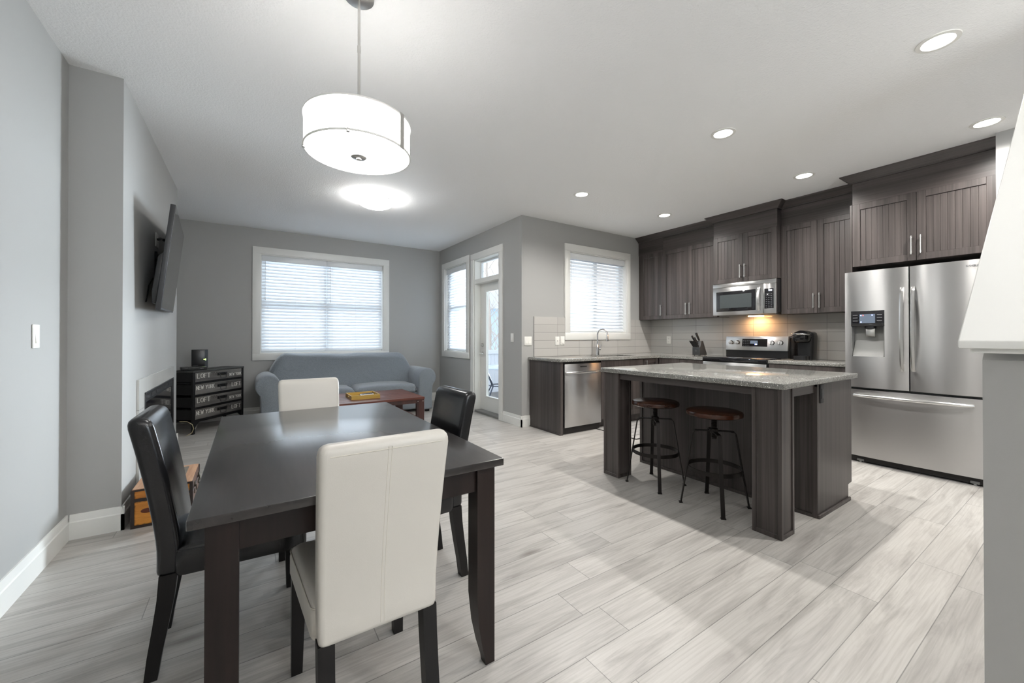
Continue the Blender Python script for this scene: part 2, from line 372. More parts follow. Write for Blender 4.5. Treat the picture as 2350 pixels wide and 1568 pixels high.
def burnt_pine():
    """pine board scorched along its edges, the burn creeping in as uneven tongues"""
    m = grain('burnt_pine', S((166, 98, 32)), S((226, 152, 62)), 'x', 0.45, 55, 5.0, bump=0.1)
    nt = m.node_tree; b = nt.nodes['Principled BSDF']; L = nt.links.new
    src = b.inputs['Base Color'].links[0].from_socket
    co = N(nt, 'TexCoord'); s = N(nt, 'SeparateXYZ'); L(co.outputs['Generated'], s.inputs[0])
    def edge(o, w):
        i = N(nt, 'Math', operation='SUBTRACT'); i.inputs[0].default_value = 1.0; L(o, i.inputs[1])
        mn = N(nt, 'Math', operation='MINIMUM'); L(o, mn.inputs[0]); L(i.outputs[0], mn.inputs[1])
        d = N(nt, 'Math', operation='MULTIPLY'); L(mn.outputs[0], d.inputs[0]); d.inputs[1].default_value = w; return d.outputs[0]
    mn = N(nt, 'Math', operation='MINIMUM'); L(edge(s.outputs['X'], 0.31), mn.inputs[0]); L(edge(s.outputs['Z'], 0.16), mn.inputs[1])
    nz = N(nt, 'TexNoise'); nz.inputs['Scale'].default_value = 55; L(co.outputs['Object'], nz.inputs['Vector'])
    ad = N(nt, 'Math', operation='MULTIPLY_ADD'); L(nz.outputs['Fac'], ad.inputs[0]); ad.inputs[1].default_value = 0.030; L(mn.outputs[0], ad.inputs[2])
    r = N(nt, 'ValToRGB'); r.color_ramp.elements[0].position = 0.019; r.color_ramp.elements[0].color = (0.10, 0.07, 0.05, 1); r.color_ramp.elements[1].position = 0.034; r.color_ramp.elements[1].color = (1, 1, 1, 1)
    L(ad.outputs[0], r.inputs[0])
    mx = N(nt, 'MixRGB', blend_type='MULTIPLY'); mx.inputs[0].default_value = 1.0; L(src, mx.inputs[1]); L(r.outputs[0], mx.inputs[2]); L(mx.outputs[0], b.inputs['Base Color'])
    return m
def ceiling_mat():
    m, nt, b = newmat('stippled_ceiling'); L = nt.links.new
    b.inputs['Base Color'].default_value = S((246, 246, 246)); b.inputs['Roughness'].default_value = 0.95; b.inputs['Specular IOR Level'].default_value = 0.1
    co = N(nt, 'TexCoord'); n = N(nt, 'TexNoise'); n.inputs['Scale'].default_value = 90; n.inputs['Detail'].default_value = 3; L(co.outputs['Object'], n.inputs['Vector'])
    bp = N(nt, 'Bump'); bp.inputs['Strength'].default_value = 0.5; bp.inputs['Distance'].default_value = 0.004; L(n.outputs['Fac'], bp.inputs['Height']); L(bp.outputs[0], b.inputs['Normal'])
    return m

M_WALL = plain('grey_wall_paint', S((169, 169, 167)), 0.55, spec=0.25, bump=0.06, bscale=250)
M_CEIL = ceiling_mat()
M_FLOOR = floor_mat()
M_TRIM = plain('white_trim_paint', S((228, 228, 224)), 0.35, bump=0.02)
M_VINYL = plain('white_vinyl', S((225, 228, 230)), 0.3)
M_CAB = grain('espresso_laminate', S((54, 49, 47)), S((86, 79, 77)), 'z', 0.38, 75.0, 1.2, wide=0.2)
M_CABH = grain('espresso_laminate_horizontal', S((53, 48, 46)), S((81, 74, 72)), 'y', 0.38, 75.0, 1.2, wide=0.2)
M_CABX = grain('espresso_laminate_lengthwise', S((53, 48, 46)), S((81, 74, 72)), 'x', 0.38, 75.0, 1.2, wide=0.2)
M_DARK = plain('dark_recess', S((28, 25, 24)), 0.6)
M_STEEL = steel('brushed_steel')
M_STEELV = steel('brushed_steel_handle', (0.66, 0.66, 0.65, 1), 0.22, 'z')
M_CHROME = plain('chrome', (0.78, 0.78, 0.80, 1), 0.08, 1.0)
M_NICKEL = plain('satin_nickel', (0.62, 0.61, 0.59, 1), 0.28, 1.0)
M_BLACKGL = plain('black_glass', (0.012, 0.012, 0.014, 1), 0.05, spec=0.6)
M_BLACKPL = plain('black_plastic', (0.014, 0.014, 0.015, 1), 0.28)
M_BLACKMT = plain('black_metal', (0.018, 0.018, 0.019, 1), 0.42, 0.4)
M_GREYPL = plain('grey_plastic', S((120, 120, 118)), 0.4)
M_GRAN = granite_mat()
M_TABLE = grain('dark_walnut_top', S((15, 11, 10)), S((36, 30, 29)), 'y', 0.4, 30, 2.5, spec=0.2, bump=0.08)
_tb = M_TABLE.node_tree.nodes['Principled BSDF']; _tb.inputs['Coat Weight'].default_value = 1.0; _tb.inputs['Coat Roughness'].default_value = 0.21; _tb.inputs['Coat IOR'].default_value = 1.65
M_TABLEV = grain('dark_walnut_legs', S((22, 15, 13)), S((38, 28, 25)), 'z', 0.36, 30, 2.0, spec=0.3)
M_LEGBLK = grain('black_stained_leg', S((13, 11, 11)), S((22, 19, 18)), 'z', 0.42, 40, 2.0, spec=0.3)
M_LBLACK = leather('black_leather', (0.007, 0.007, 0.008, 1), 0.22, 0.07)
M_LWHITE = leather('cream_leather', S((192, 188, 180)), 0.42, 0.06)
M_STITCHW = plain('cream_thread', S((196, 191, 180)), 0.7)
M_STITCHB = plain('black_thread', (0.02, 0.02, 0.022, 1), 0.6)
M_SOFA = fabric('blue_grey_slipcover', S((110, 117, 124)), S((138, 145, 152)))
M_BLIND = blind_mat()
M_GLASS = glass_mat('window_glass')
M_SMOKE = glass_mat('smoked_plastic', (0.42, 0.40, 0.40, 1))
M_WHITEPL = plain('white_plastic', S((232, 231, 226)), 0.35)
M_MAHOG = grain('reddish_stained_wood', S((62, 30, 24)), S((122, 66, 50)), 'x', 0.38, 40, 2.0, bump=0.12)
M_MAHOGV = grain('dark_red_wood_legs', S((44, 24, 22)), S((70, 40, 34)), 'z', 0.42, 40, 2.0)
M_GOLD = grain('golden_painted_wood', S((176, 142, 64)), S((200, 168, 88)), 'x', 0.45, 40, 3.0)
M_SEAT = grain('brown_stool_wood', S((32, 17, 11)), S((74, 40, 25)), 'x', 0.25, 28, 2.5)
M_IRON = plain('dark_bronze_iron', (0.022, 0.019, 0.018, 1), 0.45, 0.7, bump=0.05)
M_PAINTGREY = concrete_wood()
M_LETTERW = plain('white_stencil', S((214, 212, 205)), 0.7)
M_LETTERD = plain('dark_stencil', S((62, 60, 58)), 0.7)
M_SHADE = emit('lit_fabric_shade', (1.0, 0.985, 0.97, 1), 4.2)
M_DIFF = emit('lit_glass_diffuser', (1.0, 0.985, 0.96, 1), 6.0)
M_DOME = emit('lit_dome', (1.0, 0.985, 0.96, 1), 15.0)
M_LENS = emit('lit_downlight_lens', (1.0, 0.98, 0.95, 1), 6.0)
M_RUG = grain('grey_mat', S((150, 148, 146)), S((178, 176, 173)), 'x', 0.95, 120, 10.0)
M_LED_G = emit('green_led', (0.5, 1.0, 0.15, 1), 2.6)
M_LED_B = emit('blue_led', (0.2, 0.3, 1.0, 1), 4.0)
M_LED_R = emit('red_led', (1.0, 0.1, 0.08, 1), 2.0)
M_SCREEN = emit('dim_display', (0.25, 0.32, 0.42, 1), 0.25)
M_GREYTXT = plain('grey_print', S((120, 121, 124)), 0.5)
M_SNOW = plain('snowy_ground', S((225, 230, 236)), 0.9, bump=0.3, bscale=3)
M_FENCE = plain('white_fence', S((226, 230, 236)), 0.6)
M_BARK = plain('glare_paled_bark', S((206, 194, 184)), 0.95)  # bark paled so its colour carries the outdoor glare
M_SIDING = plain('pale_blue_siding', S((204, 220, 230)), 0.7)
M_BRASS = plain('aged_bronze', (0.10, 0.09, 0.07, 1), 0.4, 0.9)

XL, XF, YF1, YF2, YB, XB, YS, XR, ZC = -0.871, -0.640, 3.319, 5.485, 6.858, 2.936, 4.209, 5.533, 2.74
CT = 0.9016
XA = 4.80      # wall beside the refrigerator
YREAR = -2.6

# ------------------------------------------------------------------ shell
def wall_cells(mb, axis, p0, p1, a0, a1, z0, z1, holes):
    """slab between p0..p1 on 'axis', spanning a0..a1 x z0..z1 with rectangular holes (a,b,za,zb)"""
    us = sorted({a0, a1} | {h[0] for h in holes} | {h[1] for h in holes}); zs = sorted({z0, z1} | {h[2] for h in holes} | {h[3] for h in holes})
    for i in range(len(us)-1):
        for j in range(len(zs)-1):
            uc, zc = (us[i]+us[i+1])/2, (zs[j]+zs[j+1])/2
            if any(h[0] < uc < h[1] and h[2] < zc < h[3] for h in holes): continue
            if axis == 'y': mb.box(us[i], p0, zs[j], us[i+1], p1, zs[j+1])
            else: mb.box(p0, us[i], zs[j], p1, us[i+1], zs[j+1])
    bmesh.ops.remove_doubles(mb.bm, verts=mb.bm.verts, dist=1e-5)
    return mb

LSH = [(XL-0.15, YREAR-0.15), (XR+0.15, YREAR-0.15), (XR+0.15, YS+0.15), (XB+0.15, YS+0.15), (XB+0.15, YB+0.15), (XL-0.15, YB+0.15)]
struct('floor', MB().prism(LSH, 'z', -0.12, 0.0), M_FLOOR, 'light grey oak plank floor running through the whole room', 'floor')
struct('ceiling', MB().prism(LSH, 'z', ZC, ZC+0.12), M_CEIL, 'white stippled ceiling over kitchen, dining and living areas', 'ceiling')
struct('wall_left', MB().box(XL-0.15, YREAR-0.15, 0, XL, YB+0.15, ZC), M_WALL, 'grey painted wall along the left side', 'wall')
struct('wall_chimney', MB().box(XL, YF1, 0, XF, YF2, ZC), M_WALL, 'grey boxed-out chimney wall carrying the television and fireplace', 'wall')
struct('wall_back', wall_cells(MB(), 'y', YB, YB+0.15, XL, XB+0.15, 0, ZC, [(0.14, 1.91, 0.92, 2.375)]), M_WALL, 'grey end wall behind the sofa', 'wall')
struct('wall_patio', wall_cells(MB(), 'x', XB, XB+0.15, YS+0.15, YB, 0, ZC, [(5.75, 6.61, 0.91, 2.37), (4.75, 5.50, 0.0, 2.36)]), M_WALL, 'grey side wall with the patio door', 'wall')
struct('wall_sink', wall_cells(MB(), 'y', YS, YS+0.15, XB, XR+0.15, 0, ZC, [(3.755, 4.935, 1.22, 2.37)]), M_WALL, 'grey kitchen wall with the window over the sink', 'wall')
struct('wall_kitchen', MB().box(XR, 0.49, 0, XR+0.15, YS, ZC), M_WALL, 'kitchen wall behind the range and upper cabinets', 'wall')
struct('wall_alcove', MB().box(XA, YREAR-0.15, 0, XR+0.15, 0.49, ZC), M_WALL, 'pale wall beside the refrigerator', 'wall')
struct('wall_rear', wall_cells(MB(), 'y', YREAR-0.15, YREAR, XL, XA, 0, ZC, [(0.6, 2.4, 0.9, 2.3)]), M_WALL, 'grey wall behind the camera', 'wall')

# stair half wall with sloping white cap
SL = 0.777
hw = MB(); xw, x_end = 1.30, 3.25
hw.prism([(xw, 0), (x_end, 0), (x_end, 1.12+SL*(x_end-xw)), (xw, 1.12)], 'y', 0.030, 0.153)
struct('wall_stair', hw, M_WALL, 'grey half wall of the staircase at the right edge', 'wall')
cp = MB()
def sl(x, z): return (x, z+SL*(x-1.28))
cp.prism([sl(1.28, 1.143), sl(x_end+0.02, 1.143), sl(x_end+0.02, 1.161), sl(1.28, 1.161)], 'y', 0.0, 0.185, 0.002, 1)
cp.prism([sl(1.286, 1.130), sl(x_end, 1.130), sl(x_end, 1.1425), sl(1.286, 1.1425)], 'y', 0.017, 0.168)
struct('trim_1', cp, M_TRIM, 'white sloping cap on the stair half wall', 'trim', 30)

# baseboards
def bboard(name, segs, label):
    mb = MB()
    for ax, p, sgn, a0, a1 in segs:
        # profile: depth, height
        prof = [(0, 0), (0.016, 0), (0.016, 0.098), (0.012, 0.104), (0.007, 0.142), (0, 0.142)]
        pts = [(p+sgn*d, h) for d, h in prof]
        if ax == 'x': mb.prism(pts, 'y', a0, a1)
        else:
            t = [(p+sgn*d, h) for d, h in prof]; mb.prism(t, 'x', a0, a1)
    struct(name, mb, M_TRIM, label, 'baseboard', 20)
bboard('baseboard_left', [('x', XL, 1, YREAR, YF1)], 'white baseboard along the left wall')
bboard('baseboard_chimney', [('y', YF1, -1, XL+0.016, XF+0.016), ('x', XF, 1, YF1-0.016, 3.67), ('x', XF, 1, 5.22, YF2), ('y', YF2, 1, XL, XF+0.016)], 'white baseboard round the chimney wall')
bboard('baseboard_back', [('y', YB, -1, XL, XB)], 'white baseboard behind the sofa')
bboard('baseboard_patio', [('x', XB, -1, 5.60, YB-0.016), ('x', XB, -1, YS-0.016, 4.652), ('y', YS, -1, XB-0.016, 3.060)], 'white baseboard beside the patio door')

# ------------------------------------------------------------------ windows
def fmap(axis, p, sgn):
    """u along the wall, w up, d towards the room -> world"""
    if axis == 'y': return Matrix(((1, 0, 0, 0), (0, sgn, 0, p), (0, 0, 1, 0), (0, 0, 0, 1)))      # (u, d, w)
    return Matrix(((0, sgn, 0, p), (1, 0, 0, 0), (0, 0, 1, 0), (0, 0, 0, 1)))
def ring(mb, u0, u1, w0, w1, t, d0, d1, bev=0.0):
    mb.box(u0, d0, w0, u1, d1, w0+t, bev); mb.box(u0, d0, w1-t, u1, d1, w1, bev)
    mb.box(u0, d0, w0+t, u0+t, d1, w1-t, bev); mb.box(u1-t, d0, w0+t, u1, d1, w1-t, bev)
def window(name, axis, p, sgn, o, i, mullions, rails, label, cas=True):
    """o: outer casing (u0,u1,w0,w1); i: opening"""
    Mx = fmap(axis, p, sgn)
    root = MB(Mx); t = None
    mb = root
    # casing as four boards
    mb.box(o[0], 0, i[3], o[1], 0.020, o[3], 0.003); mb.box(o[0], 0, o[2], o[1], 0.020, i[2], 0.003)
    mb.box(o[0], 0, i[2], i[0], 0.020, i[3], 0.003); mb.box(i[1], 0, i[2], o[1], 0.020, i[3], 0.003)
    w = mb.build(name, M_TRIM, None, 30); tag(w, label, 'window', None, 'structure')
    j = MB(Mx); ring(j, i[0], i[1], i[2], i[3], 0.012, -0.15, 0.0); j.build('jamb', M_TRIM, w, 0)
    f = MB(Mx); ring(f, i[0]+0.012, i[1]-0.012, i[2]+0.012, i[3]-0.012, 0.045, -0.145, -0.10)
    for m in mullions: f.box(m-0.035, -0.145, i[2]+0.05, m+0.035, -0.10, i[3]-0.05)
    for r, a, b in rails: f.box(a, -0.14, r-0.03, b, -0.095, r+0.03)
    f.build('sash', M_VINYL, w, 0)
    g = MB(Mx); g.box(i[0]+0.05, -0.126, i[2]+0.05, i[1]-0.05, -0.122, i[3]-0.05); g.build('pane', M_GLASS, w, 0)
    return w
def blind(axis, p, sgn, u0, u1, w0, w1, label, tilt=58, pitch=0.0475, group=None, wand=None):
    Mx = fmap(axis, p, sgn)
    mid = Mx @ Vector(((u0+u1)/2, -0.05, w0))
    t = thing('window_blind', label, 'blind', mid, 0, group)
    v = MB(Mx, mid); v.box(u0, -0.085, w1-0.055, u1, -0.035, w1-0.003); v.box(u0-0.003, -0.030, w1-0.085, u1+0.003, -0.018, w1, 0.003); v.build('valance', M_VINYL, t, 30)
    s = MB(Mx, mid); n = int((w1-0.09-w0-0.03)/pitch); a = radians(tilt); h = 0.025
    for k in range(n+1):
        wc = w0+0.045+k*pitch; dc = -0.055
        # crowned slat, room edge low
        sec = []
        for q, bow in ((-1, 0), (-0.4, 0.0028), (0.4, 0.0028), (1, 0)):
            sec.append((dc+q*h*cos(a)+bow*sin(a), wc-q*h*sin(a)+bow*cos(a)))
        top = [(u0, d, w_) for d, w_ in sec]; bot = [(u0, d-0.0022*sin(a), w_-0.0022*cos(a)) for d, w_ in reversed(sec)]
        A = top+bot; B = [(u1, d, w_) for _, d, w_ in A]
        s.loft([A, B])
    s.build('slats', M_BLIND, t, 30)
    b = MB(Mx, mid); b.box(u0, -0.078, w0+0.004, u1, -0.032, w0+0.024, 0.003); b.build('bottom_rail', M_VINYL, t, 30)
    c = MB(Mx, mid)
    m = max(2, int((u1-u0)/0.33))
    for k in range(m+1):
        uu = u0+0.08+(u1-u0-0.16)*k/m
        c.cyl((uu, -0.022-0.008, w0+0.02), (uu, -0.022-0.008, w1-0.05), 0.0011, seg=6)
    c.build('ladder_cords', M_VINYL, t, 0)
    if wand is not None:
        q = MB(Mx, mid); q.cyl((wand, -0.014, w1-0.09), (wand, -0.014, w1-0.62), 0.004, seg=8); q.box(wand-0.006, -0.02, w1-0.66, wand+0.006, -0.008, w1-0.62, 0.003); q.build('tilt_wand', M_VINYL, t, 30)
    return t
window('window_1', 'y', YB, -1, (0.041, 2.005, 0.82, 2.475), (0.14, 1.91, 0.92, 2.375), [1.03], [(1.65, 0.16, 1.03), (1.65, 1.03, 1.90)], 'wide white framed window over the sofa')
blind('y', YB, -1, 0.158, 1.026, 0.935, 2.362, 'white slatted blind over the left half of the sofa window', wand=0.20)
blind('y', YB, -1, 1.034, 1.892, 0.935, 2.362, 'white slatted blind over the right half of the sofa window', wand=1.08)
window('window_2', 'x', XB, -1, (5.65, 6.715, 0.81, 2.47), (5.75, 6.61, 0.91, 2.37), [], [(1.68, 5.77, 6.59)], 'narrow white framed window left of the patio door')
blind('x', XB, -1, 5.768, 6.592, 0.925, 2.357, 'white slatted blind in the narrow window left of the patio door', wand=5.80)
window('window_3', 'y', YS, -1, (3.66, 5.015, 1.118, 2.47), (3.755, 4.935, 1.22, 2.37), [4.36], [], 'white framed window over the kitchen sink')
blind('y', YS, -1, 3.773, 4.917, 1.235, 2.357, 'white slatted blind in the window over the kitchen sink', wand=3.80)
window('rear_fill_window', 'y', YREAR, 1, (0.5, 2.5, 0.8, 2.4), (0.6, 2.4, 0.9, 2.3), [1.5], [], 'white framed window added behind the camera to let in fill daylight')  # unseen window made up to bring fill daylight from the rear

# ------------------------------------------------------------------ patio door
Mx = fmap('x', XB, -1)
dr = MB(Mx)
dr.box(4.654, 0, 0, 4.75, 0.020, 2.36, 0.003); dr.box(5.50, 0, 0, 5.598, 0.020, 2.36, 0.003); dr.box(4.654, 0, 2.36, 5.598, 0.020, 2.455, 0.003)
door = dr.build('door_1', M_TRIM, None, 30); tag(door, 'white patio door with a long glass panel and transom', 'door', None, 'structure')
j = MB(Mx); j.box(4.75, -0.15, 0, 4.765, 0, 2.36); j.box(5.485, -0.15, 0, 5.50, 0, 2.36); j.box(4.75, -0.15, 2.345, 5.50, 0, 2.36); j.box(4.765, -0.15, 1.985, 5.485, 0.004, 2.05)
j.build('jamb', M_TRIM, door, 0)
tf = MB(Mx); ring(tf, 4.765, 5.485, 2.05, 2.345, 0.03, -0.14, -0.10); tf.build('transom_sash', M_VINYL, door, 0)
tg_ = MB(Mx); tg_.box(4.79, -0.122, 2.075, 5.46, -0.118, 2.32); tg_.build('transom_pane', M_GLASS, door, 0)
sb = MB(Mx); u0, u1 = 4.768, 5.482
sb.box(u0, -0.15, 0.035, u0+0.165, -0.108, 1.983); sb.box(u1-0.165, -0.15, 0.035, u1, -0.108, 1.983); sb.box(u0+0.165, -0.15, 0.035, u1-0.165, -0.108, 0.245); sb.box(u0+0.165, -0.15, 1.865, u1-0.165, -0.108, 1.983)
slab = sb.build('door_slab', M_TRIM, door, 0)
gb = MB(Mx); ring(gb, u0+0.155, u1-0.155, 0.235, 1.875, 0.022, -0.112, -0.098, 0.004); gb.build('glass_bead', M_TRIM, slab, 30)
gp = MB(Mx); gp.box(u0+0.16, -0.131, 0.24, u1-0.16, -0.127, 1.87); gp.build('glass_panel', M_GLASS, slab, 0)
hd = MB(Mx); hd.cyl((5.425, -0.108, 0.905), (5.425, -0.098, 0.905), 0.028); hd.cyl((5.425, -0.10, 0.905), (5.425, -0.055, 0.905), 0.010); hd.tube([(5.425, -0.058, 0.905), (5.37, -0.055, 0.907), (5.32, -0.058, 0.900)], [0.010, 0.009, 0.007]); hd.build('door_lever', M_NICKEL, slab, 40)
hd = MB(Mx); hd.cyl((5.425, -0.108, 1.035), (5.425, -0.085, 1.035), 0.029, 0.024); hd.box(5.419, -0.086, 1.020, 5.431, -0.070, 1.050, 0.003); hd.build('deadbolt', M_NICKEL, slab, 40)
for zc in (0.42, 1.42):
    h = MB(Mx); h.cyl((5.484, -0.103, zc-0.05), (5.484, -0.103, zc+0.05), 0.008, seg=10); h.box(5.445, -0.108, zc-0.045, 5.484, -0.104, zc+0.045); h.box(5.481, -0.104, zc-0.045, 5.4845, -0.06, zc+0.045); h.build('hinge', M_WHITEPL, door, 30)
th = MB(Mx); th.box(4.765, -0.15, 0.0, 5.485, 0.005, 0.03, 0.004); th.build('threshold', M_GREYPL, door, 30)

# ------------------------------------------------------------------ switches and outlets
def plate(name, axis, p, sgn, u, w, label, cat, gangs=1, style='rocker', wd=None, mat=M_WHITEPL):
    Mx = fmap(axis, p, sgn); W_ = wd or (0.072 + 0.046*(gangs-1))
    loc = Mx @ Vector((u, 0, w-0.058)); t = thing(name, label, cat, loc)
    b = MB(Mx, loc); b.box(u-W_/2, 0.0005, w-0.058, u+W_/2, 0.007, w+0.058, 0.003); b.build('face_plate', mat, t, 30)
    for g in range(gangs):
        uc = u + (g-(gangs-1)/2)*0.046
        if style == 'rocker':
            r = MB(Mx, loc); r.prism([(0.005, w-0.033), (0.012, w-0.033), (0.008, w), (0.006, w+0.033), (0.005, w+0.033)], 'x', uc-0.017, uc+0.017); r.build('rocker', mat, t, 0)
        elif style == 'outlet':
            for dz in (-0.02, 0.02):
                r = MB(Mx, loc); r.box(uc-0.016, 0.006, w+dz-0.014, uc+0.016, 0.009, w+dz+0.014, 0.004); s_ = r.build('socket', mat, t, 30)
                k = MB(Mx, loc); k.box(uc-0.007, 0.0088, w+dz-0.004, uc-0.005, 0.0095, w+dz+0.006); k.box(uc+0.005, 0.0088, w+dz-0.004, uc+0.007, 0.0095, w+dz+0.006); k.build('slots', M_DARK, s_, 0)
        else:
            r = MB(Mx, loc); r.cyl((uc, 0.006, w), (uc, 0.012, w), 0.005, seg=10); r.build('jack', M_GREYPL, t, 40)
    return t
plate('light_switch', 'x', XL, 1, 2.903, 1.170, 'white rocker light switch alone on the left wall', 'light switch')
plate('light_switch', 'x', XB, -1, 4.425, 1.153, 'white light switch between patio door and wall corner', 'light switch')
plate('light_switch', 'y', YS, -1, 3.035, 1.108, 'white double light switch left of the tiled backsplash', 'light switch', 2)
plate('cable_outlet', 'y', YS-0.010, -1, 3.521, 1.108, 'white plate with a single jack on the sink wall tiles', 'wall plate', 1, 'jack')
plate('light_switch', 'y', YS-0.010, -1, 3.614, 1.112, 'white switch on the tiles right beside the sink window frame', 'light switch')
plate('wall_outlet', 'x', XR-0.010, -1, 3.862, 1.112, 'white outlet on the tiles left of the knife block', 'outlet', 1, 'outlet')
plate('wall_outlet', 'x', XR-0.010, -1, 1.935, 1.112, 'white outlet on the tiles right behind the coffee maker', 'outlet', 1, 'outlet')
tvo = plate('wall_outlet', 'x', XF, 1, 4.365, 1.965, 'white outlet on the chimney wall behind the television', 'outlet', 1, 'outlet', 0.11)

# ------------------------------------------------------------------ backsplash
bs = MB(); t_ = 0.010
for (a, b, c, d) in ((3.13, 3.66, CT, 1.432), (3.66, 5.015, CT, 1.118), (5.015, XR, CT, 1.432)): bs.box(a, YS-t_, c, b, YS, d)
struct('trim_2', bs, tile_mat('grey_tile_sink', 'X', 3.13, CT), 'light grey tiled backsplash on the sink wall', 'backsplash')
bs = MB().box(XR-t_, 1.41, CT, XR, YS-t_, 1.445)
struct('trim_3', bs, tile_mat('grey_tile_range', 'Y', 4.205, CT), 'light grey tiled backsplash behind the range', 'backsplash')

# ------------------------------------------------------------------ kitchen cabinets
def pull(mb, u, w0, w1, d0):
    """vertical bar pull on a face at d0 (u, d, w frame)"""
    d = d0+0.030
    mb.cyl((u, d, w0), (u, d, w1), 0.0058, seg=12)
    for w in (w0+0.016, w1-0.016):
        mb.cyl((u, d0-0.001, w), (u, d, w), 0.0045, seg=10)
        mb.cyl((u, d, w-0.008), (u, d, w+0.008), 0.0075, seg=12)
def shaker(mb, u0, u1, w0, w1, d0, th=0.019, fr=0.058, groove=0.043):
    g = 0.0015; u0 += g; u1 -= g; w0 += g; w1 -= g
    mb.box(u0, d0, w0, u0+fr, d0+th, w1, 0.0018, 1); mb.box(u1-fr, d0, w0, u1, d0+th, w1, 0.0018, 1)
    mb.box(u0+fr, d0, w0, u1-fr, d0+th, w0+fr, 0.0018, 1); mb.box(u0+fr, d0, w1-fr, u1-fr, d0+th, w1, 0.0018, 1)
    a, b = u0+fr, u1-fr; n = max(3, round((b-a)/groove)); st = (b-a)/n
    mb.box(a, d0, w0+fr, b, d0+0.006, w1-fr)
    for k in range(n):
        mb.box(a+k*st+0.0006, d0+0.004, w0+fr+0.0008, a+(k+1)*st-0.0006, d0+0.0105, w1-fr-0.0008, 0.0016, 1)
def upper(label, y0, y1, z0, z1, xf, doors, handles, fascia=True, crown=None, xback=XR, deep_l=0.0):
    """xf: carcass front; doors proud of it towards -x"""
    loc = (xf, (y0+y1)/2, z0); t = thing('upper_cabinet', label, 'cabinet', loc, 0, None)
    b = MB(None, loc); b.box(xf, y0, z0, xback-0.012, y1, z1); b.build('body', M_CAB, t, 0)
    Mx = fmap('x', xf, -1)
    for (a, c), h in zip(doors, handles):
        d = MB(Mx, loc); shaker(d, a, c, z0-0.004, z1, 0.0); do = d.build('door', M_CAB, t, 20)
        if h is not None:
            q = MB(Mx, loc); pull(q, h, z0+0.050, z0+0.216, 0.019); q.build('handle', M_NICKEL, do, 40)
    if fascia:
        f = MB(None, loc); f.box(xf-0.008, y0, z1, xf+0.03, y1, 2.675); f.box(xf+0.03, y0, z1, xback-0.012, y1, 2.66); f.build('fascia', M_CABH, t, 0)
    return t
UX = 5.239
ga = upper('single-door dark upper cabinet in the corner by the sink window', 3.756, YS-0.002, 1.432, 2.457, UX, [(3.756, 4.165)], [3.776])
gb = upper('two-door dark upper cabinet left of the microwave cabinet', 2.913, 3.754, 1.432, 2.457, UX, [(3.338, 3.754), (2.913, 3.338)], [3.363, 3.303])
gc = upper('short two-door dark cabinet above the microwave', 2.152, 2.911, 1.852, 2.457, 5.139, [(2.535, 2.911), (2.152, 2.535)], [2.560, 2.505])
gd = upper('two-door dark upper cabinet between microwave and refrigerator', 1.428, 2.150, 1.432, 2.457, UX, [(1.793, 2.150), (1.446, 1.793)], [1.822, 1.766])
ge = upper('wide two-door dark cabinet above the refrigerator', 0.494, 1.406, 1.850, 2.457, 4.955, [(0.957, 1.406), (0.494, 0.957)], [0.986, 0.926])
def crown(root, y0, y1, xf, ret0=None, ret1=None):
    off = root.location; mb = MB(None, off)
    pr = [(0.0, 2.664), (-0.012, 2.664), (-0.016, 2.676), (-0.078, 2.728), (-0.082, 2.7395), (0.0, 2.7395)]
    dm = 0.082
    secs = []
    # mitred run: each profile point keeps its own mitre
    for (yy, e) in ((y0, ret0), (y1, ret1)):
        s = []
        for d, z in pr:
            s.append((xf+d, yy + ((d) if (e and yy == y0) else (-d) if e else 0), z))
        secs.append(s)
    mb.loft(secs)
    for yy, e, sg in ((y0, ret0, 1), (y1, ret1, -1)):
        if e:   # return piece going back along +x by e
            A = [(xf+d, yy+sg*d, z) for d, z in pr]; B = [(xf+e, yy+sg*d, z) for d, z in pr]
            mb.loft([A, B])
    mb.build('crown_moulding', M_CABH, root, 0)
crown(ga, 3.756, YS-0.002, UX-0.008); crown(gb, 2.914, 3.756, UX-0.008)
crown(gc, 2.152, 2.911, 5.131, 0.10, 0.10); crown(gd, 1.428, 2.150, UX-0.008); crown(ge, 0.494, 1.406, 4.947, None, 0.28)
gp = MB().box(4.940, 1.408, 0, XR-0.012, 1.424, 2.457); tag(gp.build('gable_panel', M_CAB, None, 0, True), 'tall thin dark gable panel between counter and refrigerator', 'panel')
